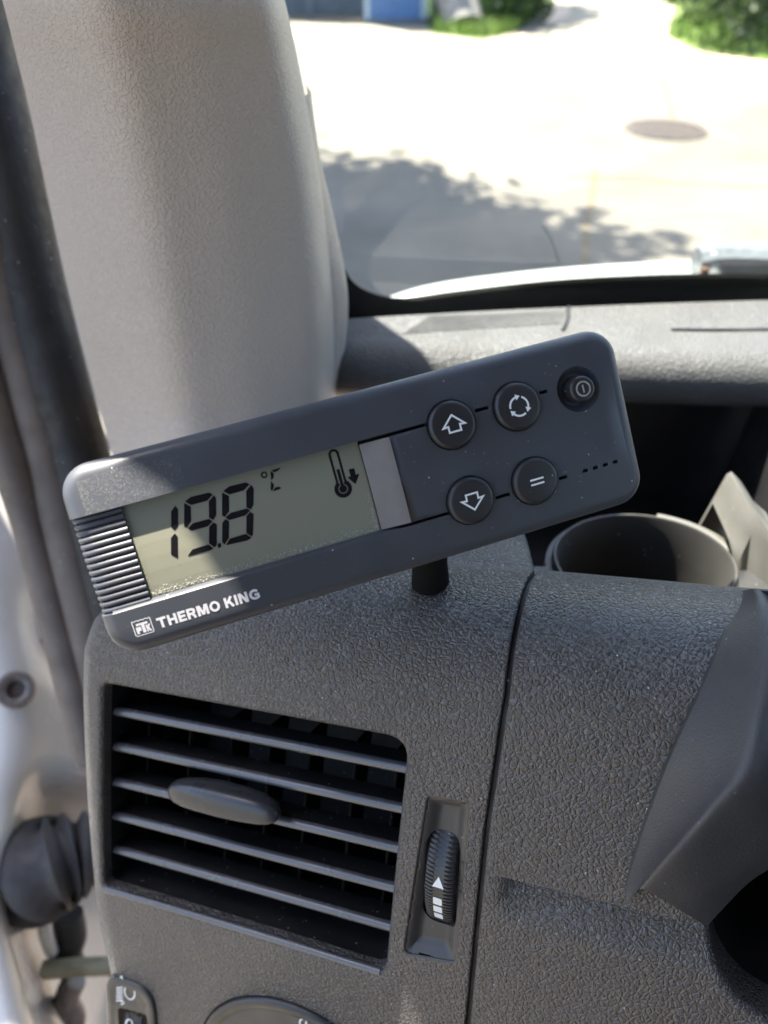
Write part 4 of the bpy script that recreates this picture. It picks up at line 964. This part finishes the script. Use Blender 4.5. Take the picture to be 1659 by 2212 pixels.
vs, fs = fill([(-60, -60), (60, -60)] + [(60, 5)] + EDGE[::-1][1:], []); prop(MB().add([(x, y, 0) for x, y in vs], fs).build('road', M_conc, None, 0), kind='structure')
sheet('verge', [gp_(500, 78), gp_(920, 80), gp_(1060, 88), gp_(1160, 60), (5.0, 26), (-20, 26)], -.012, M_path)
sheet('path', [gp_(1130, 82), gp_(1430, 72), gp_(1440, 30), (6.9, 22), (7.4, 30), (5.0, 30), (4.2, 20), gp_(1230, 30)], -.008, M_path)
sheet('lawn', [gp_(930, 70), gp_(1040, 84), gp_(1110, 70), gp_(1180, 20), (4, 20), (3, 40), (-2, 40), (.5, 16)], -.006, M_grassg)
sheet('lawn', [gp_(1440, 75), gp_(1500, 105), gp_(1590, 120), gp_(1700, 135), (12, 12), (20, 40), (8.2, 40), (7.2, 22)], -.006, M_grassg)
def grass(name, poly, nbl, h0, h1):
    mb = MB(); xs_ = [p_[0] for p_ in poly]; ys_ = [p_[1] for p_ in poly]; k = 0
    while k < nbl:
        x, y = rng.uniform(min(xs_), max(xs_)), rng.uniform(min(ys_), max(ys_))
        if not inside((x, y), poly): continue
        k += 1; h = rng.uniform(h0, h1); a = rng.uniform(0, 6.28); w_ = .012; lx, ly = rng.normal(0, .35 * h, 2)
        mb.add([(x - w_ * math.cos(a), y - w_ * math.sin(a), -.01), (x + w_ * math.cos(a), y + w_ * math.sin(a), -.01), (x + lx, y + ly, h)], [(0, 1, 2)])
    return prop(mb.build(name, M_blade, None, 0), kind='stuff')
grass('grass', [gp_(940, 70), gp_(1040, 82), gp_(1110, 70), gp_(1170, 25), (3.2, 18), (.9, 16)], 9000, .05, .22)
grass('grass', [gp_(1440, 75), gp_(1500, 102), gp_(1590, 118), gp_(1700, 130), (9, 14), (9, 20), (7.2, 20)], 9000, .05, .2)
# road marks and cracks
def strip(name, px, wdt, m, z=.004):
    P = catmull([at_z(x, y, z) for x, y in px], 6); rows = []
    for i, q in enumerate(P):
        tt = P[min(i + 1, len(P) - 1)] - P[max(i - 1, 0)]; tt /= np.linalg.norm(tt); mm_ = np.array([-tt[1], tt[0], 0]) * wdt * (.6 + .4 * rng.random()) / 2; rows.append([q - mm_, q + mm_])
    return prop(MB().grid(rows).build(name, m, None, 0), kind='structure')
strip('road_crack', [(1287, 365), (1278, 430), (1268, 480), (1266, 530), (1262, 580), (1258, 640)], .045, M_crack)
strip('road_crack', [(1215, 383), (1290, 382), (1400, 390), (1520, 398), (1700, 405)], .022, M_crack)
strip('road_crack', [(1430, 175), (1445, 215), (1455, 262)], .05, M_crack)
strip('road_joint', [(1020, 150), (1110, 152), (1190, 158)], .10, M_path)
# manhole grate
mc = (at_z(1350, 272, 0) + at_z(1530, 291, 0)) / 2; mr = np.linalg.norm(at_z(1350, 272, 0) - at_z(1530, 291, 0)) / 2
mh = thing('manhole_cover', 'round rusty slotted drain cover set in the pale road', 'manhole cover', (mc[0], mc[1], 0))
mb = MB(); mb.lathe([(mr, .002), (mr, .012), (mr * .9, .012), (mr * .9, .004)], 48, Matrix.Translation((mc[0], mc[1], 0))); mb.build('frame', M_iron, mh, 30)
mb = MB(); mb.lathe([(mr * .9, .004), (.01, .0041)], 48, Matrix.Translation((mc[0], mc[1], 0))); mb.build('pit', M_black, mh, 0)
nbars = 13; bw = mr * 1.8 / nbars
for k in range(nbars):
    x = -mr * .9 + bw * (k + .5); hl = math.sqrt(max(.001, (mr * .9) ** 2 - x * x)); MB().box((mc[0] + x - bw * .28, mc[1] - hl, .004), (mc[0] + x + bw * .28, mc[1] + hl, .013)).build('bar', M_iron, mh, 0)
# blue container, fence, gate post
bx = at_z(788, 50, 0); bx2 = at_z(920, 54, 0)
bin_ = thing('blue_container', 'blue upright container standing at the far road edge', 'container', (bx[0], bx[1], 0))
wb = bx2[0] - bx[0]
M_bedge = mat('pale_blue_edge', (.30, .38, .46), .5, var=.1)
MB().box((bx[0] + .03, bx[1], .06), (bx2[0] - .03, bx[1] + 1.0, 2.1)).build('body', M_blue, bin_, 30)
for sx in (bx[0], bx2[0] - .07): MB().box((sx, bx[1] - .02, .03), (sx + .07, bx[1] + 1.02, 2.15)).build('corner_post', M_bedge, bin_, 30)
MB().box((bx[0] - .02, bx[1] - .03, .0), (bx2[0] + .02, bx[1] + 1.05, .06)).build('skid', M_fence, bin_, 30)
MB().box((bx[0] - .03, bx[1] - .03, 2.15), (bx2[0] + .03, bx[1] + 1.05, 2.25)).build('roof', M_bedge, bin_, 30)
fa, fb_ = at_z(560, 37, 0), at_z(786, 42, 0)
fe = thing('mesh_fence', 'dark wire mesh fence panel left of the blue container', 'fence', (fa[0], fa[1], 0))
mb = MB(); Lf = np.linalg.norm(fb_ - fa); fd = (fb_ - fa) / Lf
for k in range(int(Lf / .045)):
    p_ = fa + fd * k * .045; mb.tube([p_ + np.array([0, 0, .05]), p_ + fd * .25 + np.array([0, 0, .8]), p_ + fd * .5 + np.array([0, 0, 1.6])], .012, 4, False); mb.tube([p_ + np.array([0, 0, .05]), p_ - fd * .25 + np.array([0, 0, .8]), p_ - fd * .5 + np.array([0, 0, 1.6])], .012, 4, False)
prop(mb.build('wire_mesh', M_fence, fe, 0), kind='stuff')
for k in range(3): p_ = fa + fd * Lf * k / 2; MB().tube([p_, p_ + np.array([0, 0, 1.75])], .03, 10).build('post', M_fence, fe, 40)
MB().box((fa[0] - .5, fa[1] + .35, -.01), (fb_[0], fa[1] + .45, 1.7)).build('backing_screen', M_fence, fe, 0)
p_ = at_z(955, 40, 0); prop(MB().box((p_[0] - .12, p_[1], -.01), (p_[0] + .06, p_[1] + .3, 2.0)).build('gate_post', M_fence, None, 20), 'dark post between the blue container and the pale tree trunk', 'post')
# foliage
def foliage_mat(name, c1, c2):
    m, t, n, l, p = node_mat(name); oi = n.new('ShaderNodeTexCoord'); nz = N(n, 'ShaderNodeTexNoise', Scale=2.3, Detail=6); l.new(oi.outputs['Object'], nz.inputs['Vector']); rc = ramp(n, [(.35, c1), (.65, c2)]); l.new(nz.outputs[0], rc.inputs[0])
    l.new(rc.outputs[0], p.inputs['Base Color']); p.inputs['Roughness'].default_value = .6
    tl = n.new('ShaderNodeBsdfTranslucent'); l.new(rc.outputs[0], tl.inputs[0]); ms = n.new('ShaderNodeMixShader'); ms.inputs[0].default_value = .35; l.new(p.outputs[0], ms.inputs[1]); l.new(tl.outputs[0], ms.inputs[2]); l.new(ms.outputs[0], n['Material Output'].inputs[0]); return m
M_leaf = foliage_mat('leaves', (.035, .07, .015), (.11, .17, .03)); M_leafd = foliage_mat('dark_leaves', (.02, .045, .015), (.06, .10, .03))
def leaves(mb, c, rad, n_, size, clumps=26):
    cs = []
    for _ in range(clumps):
        v_ = rng.normal(size=3); v_ /= np.linalg.norm(v_); cs.append(np.array(c) + v_ * np.array(rad) * rng.uniform(.35, .92))
    for k in range(n_):
        q = cs[rng.integers(clumps)] + rng.normal(size=3) * np.array(rad) * .17; a = rng.normal(size=3); a /= np.linalg.norm(a); b = np.cross(a, rng.normal(size=3)); b /= np.linalg.norm(b); s_ = size * rng.uniform(.6, 1.3)
        mb.add([q - a * s_, q + b * s_ * .45, q + a * s_, q - b * s_ * .45], [(0, 1, 2, 3)])
    return cs
def tree(name, lab, base_, c, rad, n_, size, tr, m=M_leaf, clumps=26, group=None):
    tt = thing(name, lab, 'tree', base_, group=group); mb = MB(); cs = leaves(mb, c, rad, n_, size, clumps); mb.build('crown', m, tt, 0)
    mb = MB(); b0 = np.array(base_, float); mid = np.array(c) - np.array([0, 0, rad[2] * .6])
    mb.tube(catmull([b0, b0 * .5 + mid * .5 + np.array([.08, .05, 0]), mid, np.array(c)], 5), [tr * (1.25 - .06 * k) for k in range(16)][:16], 12)
    for q in cs[:9]: mb.tube([mid, (mid + q) / 2 + np.array([0, 0, .2]), q], [tr * .4, tr * .25, tr * .08], 7)
    mb.build('trunk', M_bark, tt, 60); return tt
tree('broadleaf_tree', 'leafy tree left of the van that shades the near road', (-2.85, 6.85, 0), (-2.67, 6.40, 6.5), (2.1, 1.75, 1.5), 13000, .14, .2, clumps=55)
tb = at_z(1000, 62, 0)
tree('pale_tree', 'tree with a pale grey trunk right of the blue container', (tb[0], tb[1], 0), (tb[0] - 1.6, tb[1] + 4.5, 6.5), (2.0, 2.0, 1.6), 6000, .16, .24)
def bush(name, lab, px, py, rad, n_, size, m=M_leaf, dz=0):
    q = at_z(px, py, 0); tt = thing(name, lab, 'bush', (q[0], q[1], 0)); mb = MB(); cs = leaves(mb, (q[0], q[1] + rad[1] * .7, rad[2] * .85 + dz), rad, n_, size, 16); mb.build('foliage', m, tt, 0)
    mb = MB(); [mb.tube([(q[0], q[1] + rad[1] * .7, 0), tuple(c)], [.02, .008], 6) for c in cs[:6]]; mb.build('stems', M_bark, tt, 60)
bush('leafy_bush', 'dark leafy bush at the upper right beside the pale path', 1640, 108, (.9, .9, 1.0), 2600, .07, M_leafd)
bush('low_bush', 'bright green low bush between the path and the dark bush', 1530, 60, (.7, .8, .45), 1400, .06, M_leaf)
bush('shady_shrub', 'dark shrub right of the pale tree trunk', 1120, 62, (.6, .7, .8), 1600, .07, M_leafd)
for o in list(SC.objects):
    if o.type == 'EMPTY' and not o.children: bpy.data.objects.remove(o)
